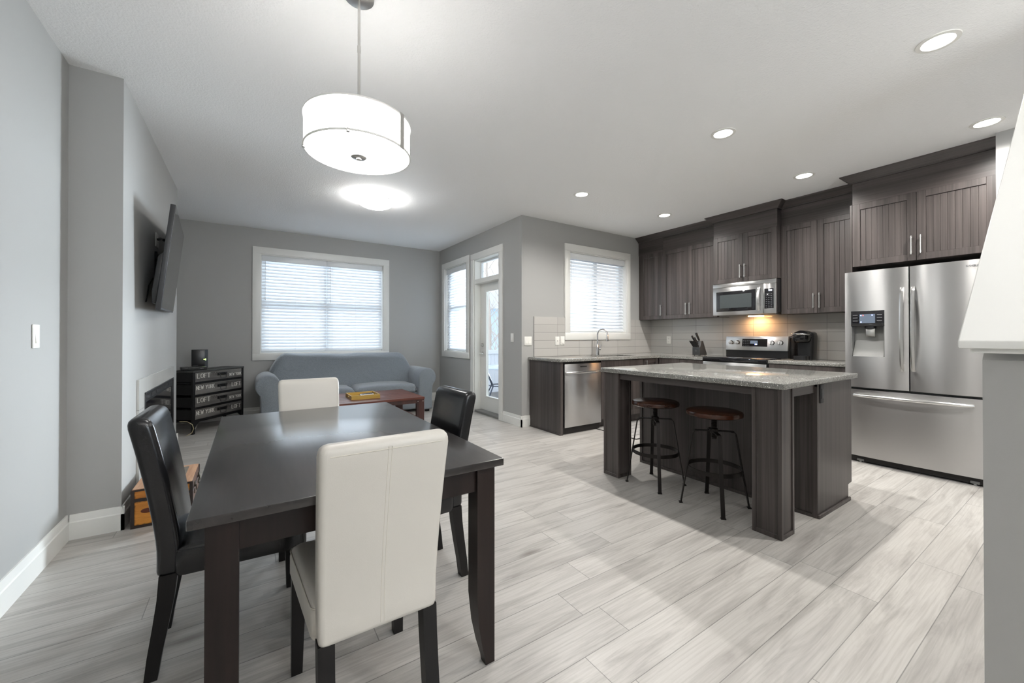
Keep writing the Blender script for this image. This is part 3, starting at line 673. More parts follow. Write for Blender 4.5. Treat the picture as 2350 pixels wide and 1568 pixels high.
# light valance under the uppers
# --- base cabinets
def base_unit(label, x0, y0, x1, y1, face, fronts, toe=0.10, top=0.864):
    """face 'x' (fronts face -x at x0) or 'y' (fronts face -y at y0); fronts: (kind,u0,u1,w0,w1,handle)"""
    loc = ((x0+x1)/2, (y0+y1)/2, 0); t = thing('base_cabinet', label, 'cabinet', loc)
    b = MB(None, loc); b.box(x0, y0, toe, x1, y1, top)
    if face == 'x': b.box(x0+0.07, y0, 0, x1, y1, toe)
    else: b.box(x0, y0+0.07, 0, x1, y1, toe)
    b.build('body', M_CAB, t, 0)
    Mx = fmap('x', x0, -1) if face == 'x' else fmap('y', y0, -1)
    for kind, a, c, w0, w1, h in fronts:
        d = MB(Mx, loc)
        if kind == 'door': shaker(d, a, c, w0, w1, 0.0)
        else: d.box(a+0.0015, 0, w0, c-0.0015, 0.019, w1, 0.0018, 1)
        do = d.build('door' if kind == 'door' else 'drawer_front', M_CAB, t, 20)
        if h == 'H':
            q = MB(Mx, loc); uc = (a+c)/2; wc = (w0+w1)/2; q.cyl((uc-0.08, 0.049, wc), (uc+0.08, 0.049, wc), 0.0058, seg=12)
            for s_ in (-0.06, 0.06): q.cyl((uc+s_, 0.018, wc), (uc+s_, 0.049, wc), 0.0045, seg=10)
            q.build('handle', M_NICKEL, do, 40)
        elif h is not None:
            q = MB(Mx, loc); pull(q, h[0], h[1], h[2], 0.019); q.build('handle', M_NICKEL, do, 40)
    return t
YFc = 3.604   # carcass front of the sink run
ep = MB(); ep.box(3.060, 3.585, 0, 3.096, YS-0.002, 0.864); ep.box(3.052, 3.585, 0, 3.060, YS-0.017, 0.014)
tag(ep.build('end_panel', M_CAB, None, 0, True), 'dark end panel left of the dishwasher', 'panel')
base_unit('dark sink base cabinet right of the dishwasher', 3.728, YFc, 4.560, YS-0.002, 'y', [('drawer', 3.730, 4.558, 0.74, 0.858, None), ('door', 3.730, 4.144, 0.115, 0.735, (4.115, 0.55, 0.70)), ('door', 4.144, 4.558, 0.115, 0.735, (4.174, 0.55, 0.70))], 0.10, 0.672)

base_unit('dark corner base cabinet between sink and range', 4.562, YFc, XR-0.002, YS-0.002, 'y', [('door', 4.564, 4.880, 0.115, 0.858, (4.595, 0.69, 0.84))])
base_unit('narrow dark base cabinet left of the range', 4.905, 2.915, XR-0.002, YFc-0.002, 'x', [('drawer', 2.917, 3.25, 0.69, 0.858, 'H'), ('door', 2.917, 3.25, 0.115, 0.685, None), ('drawer', 3.25, 3.58, 0.115, 0.858, None)])
base_unit('dark base cabinet between range and refrigerator', 4.905, 1.426, XR-0.002, 2.146, 'x', [('drawer', 1.428, 2.144, 0.69, 0.858, 'H'), ('door', 1.428, 1.786, 0.115, 0.685, (1.757, 0.5, 0.65)), ('door', 1.786, 2.144, 0.115, 0.685, (1.815, 0.5, 0.65))])

# --- worktops
SX0, SX1, SY0, SY1 = 3.86, 4.54, 3.70, 4.04
wt = MB(); z0, z1 = 0.8655, CT
wt.box(3.030, 3.560, z0, SX0, YS-0.011, z1, 0.004, 2); wt.box(SX1, 3.560, z0, 4.880, YS-0.011, z1); wt.box(SX0, 3.560, z0, SX1, SY0, z1); wt.box(SX0, SY1, z0, SX1, YS-0.011, z1)
wt.box(4.880, 2.913, z0, XR-0.011, YS-0.011, z1)
tag(wt.build('worktop', M_GRAN, None, 30, True), 'speckled grey L-shaped worktop round the sink corner', 'worktop')
wt = MB().box(4.880, 1.426, z0, XR-0.011, 2.148, z1, 0.004, 2); tag(wt.build('worktop', M_GRAN, None, 30, True), 'short speckled grey worktop under the coffee maker', 'worktop')
sk = MB(); 
sk.box(SX0-0.01, SY0-0.01, 0.68, SX1+0.01, SY1+0.01, 0.685); sk.box(SX0-0.012, SY0-0.012, 0.68, SX0+0.001, SY1+0.012, 0.8650); sk.box(SX1-0.001, SY0-0.012, 0.68, SX1+0.012, SY1+0.012, 0.8650); sk.box(SX0, SY0-0.012, 0.68, SX1, SY0+0.001, 0.8650); sk.box(SX0, SY1-0.001, 0.68, SX1, SY1+0.012, 0.8650)
tag(sk.build('kitchen_sink', M_STEEL, None, 30, True), 'undermount steel sink below the kitchen window', 'sink')

# --- faucet
fx, fy = 4.205, 4.115
t = thing('faucet', 'chrome gooseneck pull-down faucet behind the sink', 'faucet', (fx, fy, CT))
b = MB(None, t.location); b.lathe([(0.030, CT), (0.030, CT+0.006), (0.024, CT+0.012), (0.023, CT+0.10), (0.019, CT+0.13), (0.014, CT+0.16)], (fx, fy, 0), 24); b.build('base', M_CHROME, t, 40)
pts = [(fx, fy, CT+0.14), (fx, fy, 1.17)]; R_ = 0.075; ddx, ddy = 0.35, -0.94
for k in range(0, 11):
    a = pi*k/10; q = R_*(1-cos(a)); pts.append((fx+ddx*q, fy+ddy*q, 1.195+R_*sin(a)*1.05))
b = MB(None, t.location); b.tube(pts, 0.0125, 14); b.build('spout', M_CHROME, t, 50)
sx, sy = fx+ddx*2*R_, fy+ddy*2*R_
b = MB(None, t.location); b.tube([(sx, sy, 1.20), (sx, sy, 1.165), (sx, sy, 1.12), (sx, sy, 1.10)], [0.014, 0.017, 0.021, 0.019], 16); b.build('spray_head', M_CHROME, t, 40)
b = MB(None, t.location); b.cyl((fx+0.02, fy, CT+0.075), (fx+0.055, fy, CT+0.075), 0.013, seg=14); b.tube([(fx+0.05, fy, CT+0.078), (fx+0.062, fy-0.004, CT+0.12), (fx+0.075, fy-0.006, CT+0.15)], [0.009, 0.007, 0.005], 10); b.build('lever', M_CHROME, t, 40)

# --- dishwasher
loc = (3.42, 3.585, 0); t = thing('dishwasher', 'stainless steel dishwasher beside the dark end panel', 'dishwasher', loc)
b = MB(None, loc); b.box(3.100, 3.612, 0.0, 3.724, 4.19, 0.862); b.build('cabinet', M_DARK, t, 0)
b = MB(None, loc); b.box(3.116, 3.578, 0.083, 3.722, 3.611, 0.838, 0.004, 2); dd = b.build('door', M_STEEL, t, 30)
b = MB(None, loc)
pr = []
for k in range(13):
    u = k/12; x = 3.128+0.582*u; bow = 0.030*sin(pi*u)**0.5 if 0 < u < 1 else 0
    pr.append((x, 3.577-0.010-bow*0.8, 0.735))
b.tube(pr, 0.013, 12); b.box(3.126, 3.562, 0.724, 3.146, 3.58, 0.747, 0.004); b.box(3.692, 3.562, 0.724, 3.712, 3.58, 0.747, 0.004); b.build('handle', M_STEELV, dd, 50)
b = MB(None, loc); b.box(3.365, 3.5765, 0.795, 3.475, 3.579, 0.808); b.build('vent', M_DARK, dd, 0)
b = MB(None, loc); b.box(3.116, 3.640, 0.0, 3.722, 3.66, 0.083); b.build('kick_plate', M_BLACKPL, t, 0)

# --- range
RY0, RY1 = 2.153, 2.908
loc = (5.1, 2.53, 0); t = thing('range', 'stainless electric range with a black glass top', 'range', loc)
b = MB(None, loc); b.box(4.90, RY0, 0.0, 5.50, RY1, 0.862); b.build('body', M_BLACKPL, t, 0)
b = MB(None, loc); b.box(4.858, RY0, 0.863, 5.42, RY1, 0.912, 0.006, 2); b.build('cooktop', M_BLACKGL, t, 30)
b = MB(None, loc); b.box(4.862, RY0+0.003, 0.245, 4.898, RY1-0.003, 0.852, 0.004, 2); od = b.build('oven_door', M_STEEL, t, 30)
b = MB(None, loc); b.box(4.8605, RY0+0.10, 0.36, 4.863, RY1-0.10, 0.68); b.build('oven_window', M_BLACKGL, od, 0)
b = MB(None, loc); b.cyl((4.815, RY0+0.05, 0.80), (4.815, RY1-0.05, 0.80), 0.012, seg=14)
for yy in (RY0+0.08, RY1-0.08): b.cyl((4.815, yy, 0.80), (4.864, yy, 0.80), 0.009, seg=10)
b.build('oven_handle', M_STEELV, od, 40)
b = MB(None, loc); b.box(4.862, RY0+0.003, 0.06, 4.898, RY1-0.003, 0.238, 0.004, 2); b.build('drawer', M_STEEL, t, 30)
b = MB(None, loc); b.prism([(5.415, 0.90), (5.50, 0.90), (5.50, 1.168), (5.43, 1.168), (5.405, 0.985), (5.415, 0.985)], 'y', RY0+0.006, RY1-0.006); b.build('backguard_base', M_BLACKPL, t, 0)
b = MB(None, loc); b.prism([(5.400, 0.990), (5.428, 0.990), (5.448, 1.168), (5.424, 1.168)], 'y', RY0+0.004, RY1-0.004, 0.003); bgd = b.build('control_panel', M_STEEL, t, 30)
def bgx(z): return 5.400+(z-0.990)*(0.024/0.178)
b = MB(None, loc); za, zb = 1.040, 1.137; b.prism([(bgx(za)-0.0015, za), (bgx(za)+0.004, za), (bgx(zb)+0.004, zb), (bgx(zb)-0.0015, zb)], 'y', 2.385, 2.690); b.build('display', M_BLACKGL, bgd, 0)
b = MB(None, loc); za, zb = 1.075, 1.115; b.prism([(bgx(za)-0.0025, za), (bgx(za), za), (bgx(zb), zb), (bgx(zb)-0.0025, zb)], 'y', 2.50, 2.59); b.build('screen', M_SCREEN, bgd, 0)
b = MB(None, loc); b.box(bgx(1.068)-0.0035, 2.505, 1.062, bgx(1.068)-0.0015, 2.532, 1.073); b.build('clock_digits', M_LED_B, bgd, 0)
b = MB(None, loc)
for r_ in range(4):
    for c_ in range(4):
        zc = 1.054+0.021*r_; yy = 2.605+0.022*c_; b.box(bgx(zc)-0.0025, yy-0.006, zc-0.003, bgx(zc)-0.001, yy+0.006, zc+0.003)
b.build('key_marks', M_GREYTXT, bgd, 0)
for yy in (2.835, 2.752, 2.333, 2.236):
    zc = 1.088; b = MB(None, loc); b.cyl((bgx(zc)+0.002, yy, zc), (bgx(zc)-0.026, yy, zc+0.004), 0.026, 0.023, 24); b.box(bgx(zc)-0.034, yy-0.006, zc-0.020, bgx(zc)-0.024, yy+0.006, zc+0.026, 0.002); kb = b.build('knob', M_STEELV, bgd, 40)
    b = MB(None, loc); b.cyl((bgx(zc)+0.003, yy, zc), (bgx(zc)-0.003, yy, zc), 0.030, seg=24); b.build('knob_skirt', M_DARK, kb, 40)

# --- microwave
loc = (5.3, 2.53, 1.44); t = thing('microwave', 'stainless over-the-range microwave with a black window', 'microwave', loc)
b = MB(None, loc); b.box(5.135, 2.153, 1.452, 5.52, 2.908, 1.846); b.build('case', M_BLACKPL, t, 0)
b = MB(None, loc); b.box(5.104, 2.295, 1.440, 5.134, 2.908, 1.795, 0.004, 2); md = b.build('door', M_STEEL, t, 30)
b = MB(None, loc); b.box(5.104, 2.153, 1.797, 5.134, 2.908, 1.846, 0.004, 2); b.build('vent_strip', M_STEEL, t, 30)
b = MB(None, loc); b.box(5.104, 2.153, 1.440, 5.134, 2.292, 1.795, 0.004, 2); cpn = b.build('control_side', M_STEEL, t, 30)
b = MB(None, loc); b.box(5.1015, 2.378, 1.487, 5.106, 2.862, 1.742, 0.002); wd = b.build('window', M_BLACKGL, md, 30)
b = MB(None, loc); b.box(5.1003, 2.425, 1.530, 5.1018, 2.815, 1.700); b.build('mesh_screen', plain('mesh_grey', S((70, 76, 77)), 0.25), wd, 0)
b = MB(None, loc); pts = [(5.104-0.034*sin(pi*k/10)**0.6 if 0 < k < 10 else 5.102, 2.338, 1.480+0.285*k/10) for k in range(11)]
secs = []
for p in pts: secs.append([(p[0]-0.007, p[1]-0.013, p[2]), (p[0]-0.007, p[1]+0.013, p[2]), (p[0]+0.007, p[1]+0.013, p[2]), (p[0]+0.007, p[1]-0.013, p[2])])
b.loft(secs); b.build('handle', M_STEELV, md, 50)
b = MB(None, loc); b.box(5.1015, 2.180, 1.500, 5.106, 2.280, 1.736, 0.002); b.build('keypad', M_BLACKGL, cpn, 30)
b = MB(None, loc); b.box(5.1003, 2.197, 1.705, 5.1018, 2.232, 1.720); b.build('clock_digits', emit('white_blue_digits', (0.65, 0.75, 1, 1), 3.0), cpn, 0)
b = MB(None, loc)
for r_ in range(8):
    for c_ in range(3):
        b.box(5.1003, 2.198+0.026*c_, 1.515+0.022*r_, 5.1018, 2.212+0.026*c_, 1.519+0.022*r_)
b.build('key_marks', M_GREYTXT, cpn, 0)
b = MB(None, loc); b.prism([(5.14, 1.452), (5.50, 1.452), (5.44, 1.436), (5.20, 1.430)], 'y', 2.19, 2.87); b.build('underside', M_GREYPL, t, 0)
b = MB(None, loc); b.box(5.38, 2.44, 1.424, 5.45, 2.60, 1.4335); b.build('cooktop_lamp', emit('warm_bulb', (1.0, 0.55, 0.22, 1), 14.0), t, 0)
l = bpy.data.lights.new('cooktop_bulb', 'AREA'); l.shape = 'RECTANGLE'; l.size = 0.06; l.size_y = 0.15; l.energy = 1.3; l.color = (1.0, 0.50, 0.20)
lo = bpy.data.objects.new('cooktop_bulb', l); COL.objects.link(lo); lo.parent = t; lo.location = (0.115, -0.01, -0.018); lo.rotation_euler = (0, radians(10), 0)

# --- refrigerator
loc = (5.1, 0.95, 0); t = thing('refrigerator', 'stainless french-door refrigerator with ice dispenser', 'refrigerator', loc)
FY0, FY1, FG = 0.502, 1.402, 0.961
b = MB(None, loc); b.box(4.795, FY0, 0.035, 5.50, FY1, 1.748); b.build('case', M_GREYPL, t, 0)
def bulge(y, a, b_, depth=0.020, p=2.4, base=4.722):
    q = abs((y-(a+b_)/2)/((b_-a)/2)); return base-depth*(1-min(1, q)**p)
def slab_(mb, a, b_, y0, y1, z0, z1, xb=4.790):
    n = max(3, int((y1-y0)/0.012)); front = [(bulge(y0+(y1-y0)*k/n, a, b_), y0+(y1-y0)*k/n) for k in range(n+1)]
    mb.prism(front+[(xb, y1), (xb, y0)], 'z', z0, z1)
DY0, DY1, DZ0, DZ1 = 1.117, 1.352, 0.985, 1.403
a, c = FG+0.004, FY1
b = MB(None, loc); slab_(b, a, c, a, DY0, 0.700, 1.770); slab_(b, a, c, DY1, c, 0.700, 1.770); slab_(b, a, c, DY0, DY1, 0.700, DZ0); slab_(b, a, c, DY0, DY1, DZ1, 1.770)
bmesh.ops.remove_doubles(b.bm, verts=b.bm.verts, dist=1e-5)
ld = b.build('door', M_STEEL, t, 28)
b = MB(None, loc); slab_(b, FY0, FG-0.004, FY0, FG-0.004, 0.700, 1.770); rd = b.build('door', M_STEEL, t, 28)
b = MB(None, loc); slab_(b, FY0, FY1, FY0, FY1, 0.066, 0.680); fd = b.build('freezer_drawer', M_STEEL, t, 28)
b = MB(None, loc); b.box(4.703, DY0, 1.262, 4.785, DY1, DZ1, 0.002); dp = b.build('dispenser_panel', M_BLACKGL, ld, 30)
b = MB(None, loc); b.box(4.778, DY0, DZ0, 4.785, DY1, 1.262); b.prism([(4.712, DZ0), (4.779, DZ0), (4.779, DZ0+0.15)], 'y', DY0+0.01, DY1-0.01); b.box(4.708, DY0, DZ0, 4.779, DY0+0.006, 1.262); b.box(4.708, DY1-0.006, DZ0, 4.779, DY1, 1.262); b.build('dispenser_recess', M_GREYPL, ld, 0)
b = MB(None, loc); b.lathe([(0.042, 1.262), (0.040, 1.245), (0.030, 1.236)], (4.745, 1.222, 0), 20); b.build('dispenser_chute', M_BLACKPL, ld, 40)
b = MB(None, loc); b.box(4.728, 1.188, 1.165, 4.742, 1.252, 1.240, 0.004); b.build('dispenser_paddle', M_NICKEL, ld, 30)
b = MB(None, loc); b.box(4.7015, 1.180, 1.290, 4.7035, 1.290, 1.372); b.build('display', M_SCREEN, dp, 0)
b = MB(None, loc); b.box(4.7005, 1.275, 1.358, 4.7018, 1.283, 1.366); b.box(4.7005, 1.275, 1.297, 4.7018, 1.283, 1.305); b.box(4.7005, 1.196, 1.358, 4.7018, 1.204, 1.366); b.build('blue_indicators', M_LED_B, dp, 0)
b = MB(None, loc); b.box(4.7005, 1.260, 1.358, 4.7018, 1.267, 1.366); b.build('red_indicator', M_LED_R, dp, 0)
b = MB(None, loc)
for zc in (1.365, 1.340, 1.312):
    b.box(4.7022, 1.303, zc-0.003, 4.7035, 1.338, zc+0.003); b.box(4.7022, 1.133, zc-0.003, 4.7035, 1.168, zc+0.003)
b.build('key_marks', M_GREYTXT, dp, 0)
def bar_handle(mb, y, z0, z1):
    secs = []
    for k in range(17):
        u = k/16; z = z0+(z1-z0)*u; d = 0.040*sin(pi*u)**0.55 if 0 < u < 1 else 0.0
        x = 4.716-0.012-d
        secs.append([(x-0.012, y-0.012, z), (x-0.014, y+0.004, z), (x-0.006, y+0.014, z), (x+0.010, y+0.014, z), (x+0.010, y-0.012, z)])
    mb.loft(secs)
b = MB(None, loc); bar_handle(b, 1.000, 0.868, 1.592); b.build('handle', M_STEELV, ld, 40)
b = MB(None, loc); bar_handle(b, 0.932, 0.868, 1.592); b.build('handle', M_STEELV, rd, 40)
b = MB(None, loc); pts = []
for k in range(17):
    u = k/16; pts.append((4.700-0.014-(0.040*sin(pi*u)**0.5 if 0 < u < 1 else -0.012), 0.600+0.728*u, 0.628))
b.tube(pts, 0.0145, 14); b.build('handle', M_STEELV, fd, 50)
b = MB(None, loc); b.box(4.758, FY0+0.01, 0.010, 4.80, FY1-0.01, 0.064); b.build('kick_grille', M_DARK, t, 0)
b = MB(None, loc)
for yy in (0.60, 1.30):
    b = MB(None, loc); b.box(4.745, yy-0.025, 0.012, 4.757, yy+0.025, 0.034, 0.003); b.cyl((4.752, yy, 0.0), (4.752, yy, 0.014), 0.009, seg=12); b.build('foot', M_GREYPL, t, 30)

# ------------------------------------------------------------------ stroke lettering
GL = {
 'L': [[(0, 1), (0, 0), (.62, 0)]], 'O': [[(.36+.36*cos(2*pi*k/16), .5+.5*sin(2*pi*k/16)) for k in range(17)]],
 'F': [[(0, 0), (0, 1), (.58, 1)], [(0, .53), (.44, .53)]], 'T': [[(0, 1), (.7, 1)], [(.35, 1), (.35, 0)]],
 'N': [[(0, 0), (0, 1), (.66, 0), (.66, 1)]], 'E': [[(.58, 1), (0, 1), (0, 0), (.6, 0)], [(0, .52), (.45, .52)]],
 'W': [[(0, 1), (.26, 0), (.48, .8), (.70, 0), (.96, 1)]], 'Y': [[(0, 1), (.34, .48), (.68, 1)], [(.34, .48), (.34, 0)]],
 'R': [[(0, 0), (0, 1), (.38, 1), (.55, .88), (.55, .66), (.38, .52), (0, .52)], [(.32, .52), (.64, 0)]],
 'K': [[(0, 0), (0, 1)], [(.6, 1), (0, .42)], [(.2, .60), (.64, 0)]],
 '1': [[(.05, .8), (.28, 1), (.28, 0)]], '9': [[(.55, .62), (.45, .45), (.2, .45), (.05, .6), (.05, .85), (.2, 1), (.42, 1), (.56, .82), (.52, .4), (.3, 0)]],
 '5': [[(.52, 1), (.1, 1), (.06, .55), (.35, .6), (.54, .42), (.5, .12), (.28, 0), (.04, .1)]],
 '8': [[(.3+.2*sin(2*pi*k/12), .76+.24*cos(2*pi*k/12)) for k in range(13)], [(.3+.27*sin(2*pi*k/12), .26+.26*cos(2*pi*k/12)) for k in range(13)]],
 'S': [[(.54, .85), (.4, 1), (.16, 1), (.04, .82), (.12, .6), (.44, .44), (.55, .22), (.42, 0), (.14, 0), (.02, .16)]],
 'A': [[(0, 0), (.33, 1), (.66, 0)]], 'M': [[(0, 0), (0, 1), (.38, .25), (.76, 1), (.76, 0)]], 'U': [[(0, 1), (0, .2), (.14, 0), (.46, 0), (.6, .2), (.6, 1)]],
 'G': [[(.6, .82), (.45, 1), (.16, 1), (0, .75), (0, .25), (.16, 0), (.46, 0), (.6, .18), (.6, .48), (.34, .48)]],
 ' ': []}
def lettering(mb, text, u, w, h, wt, d0, d1, serif=True, sgn=1, squeeze=1.0):
    """flat letters in the (u, w) plane between depths d0..d1; returns end u"""
    for ch in text:
        st = GL[ch]; wid = max([p[0] for s in st for p in s] or [0.35])
        def bar(p, q, t):
            a = Vector(p); c = Vector(q); dvec = (c-a)
            if dvec.length < 1e-6: return
            dn = dvec.normalized(); n = Vector((-dn.y, dn.x))*t/2; a2 = a-dn*t*0.3; c2 = c+dn*t*0.3
            P = [a2-n, c2-n, c2+n, a2+n]
            A = [(x.x, d0, x.y) for x in P]; B = [(x.x, d1, x.y) for x in P]
            mb.loft([A, B])
        for s in st:
            pts = [(u+sgn*p[0]*h*squeeze, w+p[1]*h) for p in s]
            for i in range(len(pts)-1):
                slant = abs(pts[i+1][1]-pts[i][1]) < 0.15*h
                bar(pts[i], pts[i+1], wt*(0.55 if slant and serif else 1.0))
            if serif and len(s) < 8:
                for p, nb in ((s[0], s[1]), (s[-1], s[-2])):
                    if (p[1] in (0, 1)) and abs(nb[1]-p[1]) > 0.3:
                        pu, pw = u+sgn*p[0]*h*squeeze, w+p[1]*h
                        bar((pu-0.12*h, pw), (pu+0.12*h, pw), wt*0.5)
        u += sgn*(wid+(0.26 if serif else 0.22))*h*squeeze
    return u
b = MB(fmap('x', 4.7215, -1), loc); lettering(b, 'SAMSUNG', 0.634, 1.716, 0.013, 0.0028, 0.0155, 0.0175, False, -1, 1.15); b.build('brand_lettering', M_GREYTXT, rd, 0)

# ------------------------------------------------------------------ island
loc = (3.1, 1.73, 0); t = thing('kitchen_island', 'dark wood kitchen island with two square posts', 'kitchen island', loc)
b = MB(None, loc); b.box(3.050, 1.062, 0.0, 3.575, 2.430, 0.10); b.box(3.050, 1.062, 0.10, 3.640, 2.430, 0.864); b.build('body', M_CAB, t, 0)
b = MB(None, loc)
b.prism([(3.0449, 0.0), (3.578, 0.0), (3.578, 0.112), (3.6455, 0.118), (3.6455, 0.864), (3.0449, 0.864)], 'y', 1.0486, 1.064); b.build('end_panel', M_CAB, t, 0)
b = MB(None, loc); b.box(3.0405, 1.0486, 0.864-0.02, 3.0495, 1.075, 0.864); b.box(3.0405, 1.0486, 0, 3.0495, 1.080, 0.864); b.box(3.0405, 2.41, 0, 3.0495, 2.436, 0.864); b.box(3.0405, 1.08, 0, 3.0495, 2.41, 0.022); b.box(3.0405, 1.036, 0, 3.59, 1.0486, 0.024, 0.003); b.build('edge_trim', M_CAB, t, 30)
for (y0, y1) in ((1.045, 1.208), (2.250, 2.412)):
    b = MB(None, loc); x0, x1 = 2.538, 2.699
    b.box(x0+0.006, y0+0.006, 0, x1-0.006, y1-0.006, 0.864)
    for xx in (x0, x1-0.022):
        for yy in (y0, y1-0.022): b.box(xx, yy, 0, xx+0.022, yy+0.022, 0.864, 0.0015, 1)
    b.box(x0, y0+0.0225, 0, x1, y1-0.0225, 0.026, 0.0015, 1); b.box(x0+0.0225, y0, 0, x1-0.0225, y1, 0.026, 0.0015, 1)
    b.build('post', M_CAB, t, 20)
b = MB(None, loc); b.box(2.556, 1.209, 0.816, 2.585, 2.249, 0.864); b.build('apron', M_CABH, t, 0)
for y0, y1 in ((1.062, 1.090), (2.370, 2.395)):
    b = MB(None, loc); b.box(2.700, y0, 0.806, 3.040, y1, 0.864); b.build('end_apron', M_CABX, t, 0)
it = MB(); it.box(2.518, 1.025, 0.8655, 3.704, 2.430, CT, 0.006, 3); tag(it.build('worktop', M_GRAN, None, 30, True), 'large speckled grey worktop on the kitchen island', 'worktop')
plo = thing('wall_outlet', 'black outlet on the end panel of the kitchen island', 'outlet', (3.108, 1.0485, 0.735))
b = MB(None, plo.location); b.box(3.077, 1.0425, 0.736, 3.139, 1.0483, 0.858, 0.003); b.build('face_plate', M_BLACKMT, plo, 30)
b = MB(None, plo.location); b.box(3.093, 1.0405, 0.765, 3.123, 1.0428, 0.830, 0.003); b.build('socket', M_BLACKPL, plo, 30)

# ------------------------------------------------------------------ bar stools
def make_stool(label):
    t = thing('bar_stool', label, 'stool', (0, 0, 0), 0, None)
    b = MB(); b.lathe([(0.165, 0.620), (0.178, 0.627), (0.180, 0.640), (0.176, 0.652), (0.166, 0.657)], (0, 0, 0), 48); b.build('seat', M_SEAT, t, 40)
    b = MB(); b.cyl((0, 0, 0.46), (0, 0, 0.6205), 0.016, seg=14)
    for k in range(14): b.lathe([(0.016, 0.47+k*0.010), (0.0195, 0.474+k*0.010), (0.016, 0.478+k*0.010)], (0, 0, 0), 12)
    b.cyl((0, 0, 0.600), (0, 0, 0.6205), 0.05, seg=18); b.build('screw_post', M_IRON, t, 40)
    b = MB(); w = 0.014
    for k in range(2):
        a = radians(45+90*k+8); c, s_ = cos(a), sin(a)
        P = [(-0.125*c-w*s_*-1, -0.125*s_-w*c), (0.125*c+w*s_, 0.125*s_-w*c), (0.125*c-w*s_, 0.125*s_+w*c), (-0.125*c-w*s_, -0.125*s_+w*c)]
        b.prism(P, 'z', 0.506+0.006*k, 0.5125+0.006*k)
    b.lathe([(0.026, 0.500), (0.026, 0.53)], (0, 0, 0), 16); b.build('cross_bracket', M_IRON, t, 30)
    for k in range(4):
        a = radians(45+90*k+8); d = Vector((cos(a), sin(a), 0)); n = Vector((-sin(a), cos(a), 0))
        b = MB(); secs = []
        for r, z in ((0.100, 0.513), (0.126, 0.510), (0.137, 0.497), (0.217, 0.004)):
            tz = Vector((0, 0, 1))
            c0 = d*r+tz*z; th = 0.0035
            o = (d*0.97+tz*0.22) if z < 0.5 else (tz if r < 0.12 else (d+tz).normalized())
            secs.append([c0-n*0.0125-o*th, c0+n*0.0125-o*th, c0+n*0.0125+o*th, c0-n*0.0125+o*th])
        b.loft(secs); b.box(0, 0, 0, 0.0001, 0.0001, 0.0001)
        c0 = d*0.217; P = [c0-n*0.015-d*0.010, c0+n*0.015-d*0.010, c0+n*0.015+d*0.012, c0-n*0.015+d*0.012]
        b.prism([(p.x, p.y) for p in P], 'z', 0.0, 0.006); b.build('leg', M_IRON, t, 30)
    b = MB(); R_ = 0.172; secs = []
    for k in range(40):
        a = 2*pi*k/40; d = Vector((cos(a), sin(a), 0))
        secs.append([d*(R_-0.003)+Vector((0, 0, 0.245)), d*(R_+0.003)+Vector((0, 0, 0.245)), d*(R_+0.003)+Vector((0, 0, 0.272)), d*(R_-0.003)+Vector((0, 0, 0.272))])
    b.loft(secs, ring=True); b.build('foot_ring', M_IRON, t, 40)
    return t
st = make_stool('brown seated bar stool nearer the front post of the island'); st.location = (2.694, 1.529, 0); st.rotation_euler = (0, 0, radians(-10))
s2 = copy_tree(st); s2['label'] = 'brown seated bar stool by the island post near the dishwasher'; s2.location = (2.704, 2.016, 0); s2.rotation_euler = (0, 0, radians(-8))
for s_ in (st, s2): s_['group'] = 'bar stools under the island'

# ------------------------------------------------------------------ counter things
# knife block
KX, KY0, KY1 = 5.225, 3.168, 3.278
loc = (KX+0.08, (KY0+KY1)/2, CT); t = thing('knife_block', 'black slanted knife block left of the range', 'knife block', loc)
b = MB(None, loc); b.prism([(KX, CT+0.006), (KX+0.185, CT+0.006), (KX+0.085, CT+0.205), (KX+0.045, CT+0.205), (KX+0.012, CT+0.115), (KX, CT+0.115)], 'y', KY0, KY1, 0.003); b.build('block', plain('charcoal_wood', (0.030, 0.032, 0.034, 1), 0.5), t, 30)
for yy in (KY0+0.02, KY1-0.02):
    b = MB(None, loc); b.cyl((KX+0.02, yy, CT), (KX+0.02, yy, CT+0.008), 0.007, seg=10); b.cyl((KX+0.165, yy, CT), (KX+0.165, yy, CT+0.008), 0.007, seg=10); b.build('foot', M_BLACKPL, t, 30)
b = MB(None, loc); b.tube([(KX-0.0006, 3.231, CT+0.073), (KX-0.0006, 3.225, CT+0.078), (KX-0.0006, 3.219, CT+0.073), (KX-0.0006, 3.222, CT+0.064), (KX-0.0006, 3.222, CT+0.052)], 0.0022, 6); b.build('emblem', M_GREYTXT, t, 30)
def knife(p, q, r, label, group):
    t = thing('kitchen_knife', label, 'knife', p, 0, group)
    P, Q = Vector(p), Vector(q); d = (Q-P).normalized(); u = Vector((0, 1, 0)); w = d.cross(u)
    def sec(c, a, b_): return [c+u*(a*cos(2*pi*k/10))+w*(b_*sin(2*pi*k/10)) for k in range(10)]
    b = MB(None, p); L_ = (Q-P).length
    b.loft([sec(P+d*0.004, r*0.8, r*1.0), sec(P+d*L_*0.3, r*0.95, r*1.25), sec(P+d*L_*0.7, r, r*1.35), sec(P+d*L_*0.95, r, r*1.55), sec(Q, r*0.7, r*1.1)]); b.build('handle', M_BLACKPL, t, 40)
    b = MB(None, p); b.loft([sec(P-d*0.002, r*0.85, r*1.1), sec(P+d*0.0045, r*0.85, r*1.1)]); b.build('bolster', M_NICKEL, t, 40)
for k in range(6):
    yy = KY0+0.012+k*0.0172
    knife((KX+0.0075, yy, CT+0.1175), (KX-0.065, yy+0.012, CT+0.205), 0.0062, 'black steak knife in the lower front row of the knife block', 'steak knives in the block')
knife((KX+0.032, KY1-0.026, CT+0.180), (KX-0.020, KY1-0.006, CT+0.275), 0.011, 'shorter black knife handle at the upper left of the knife block', None)
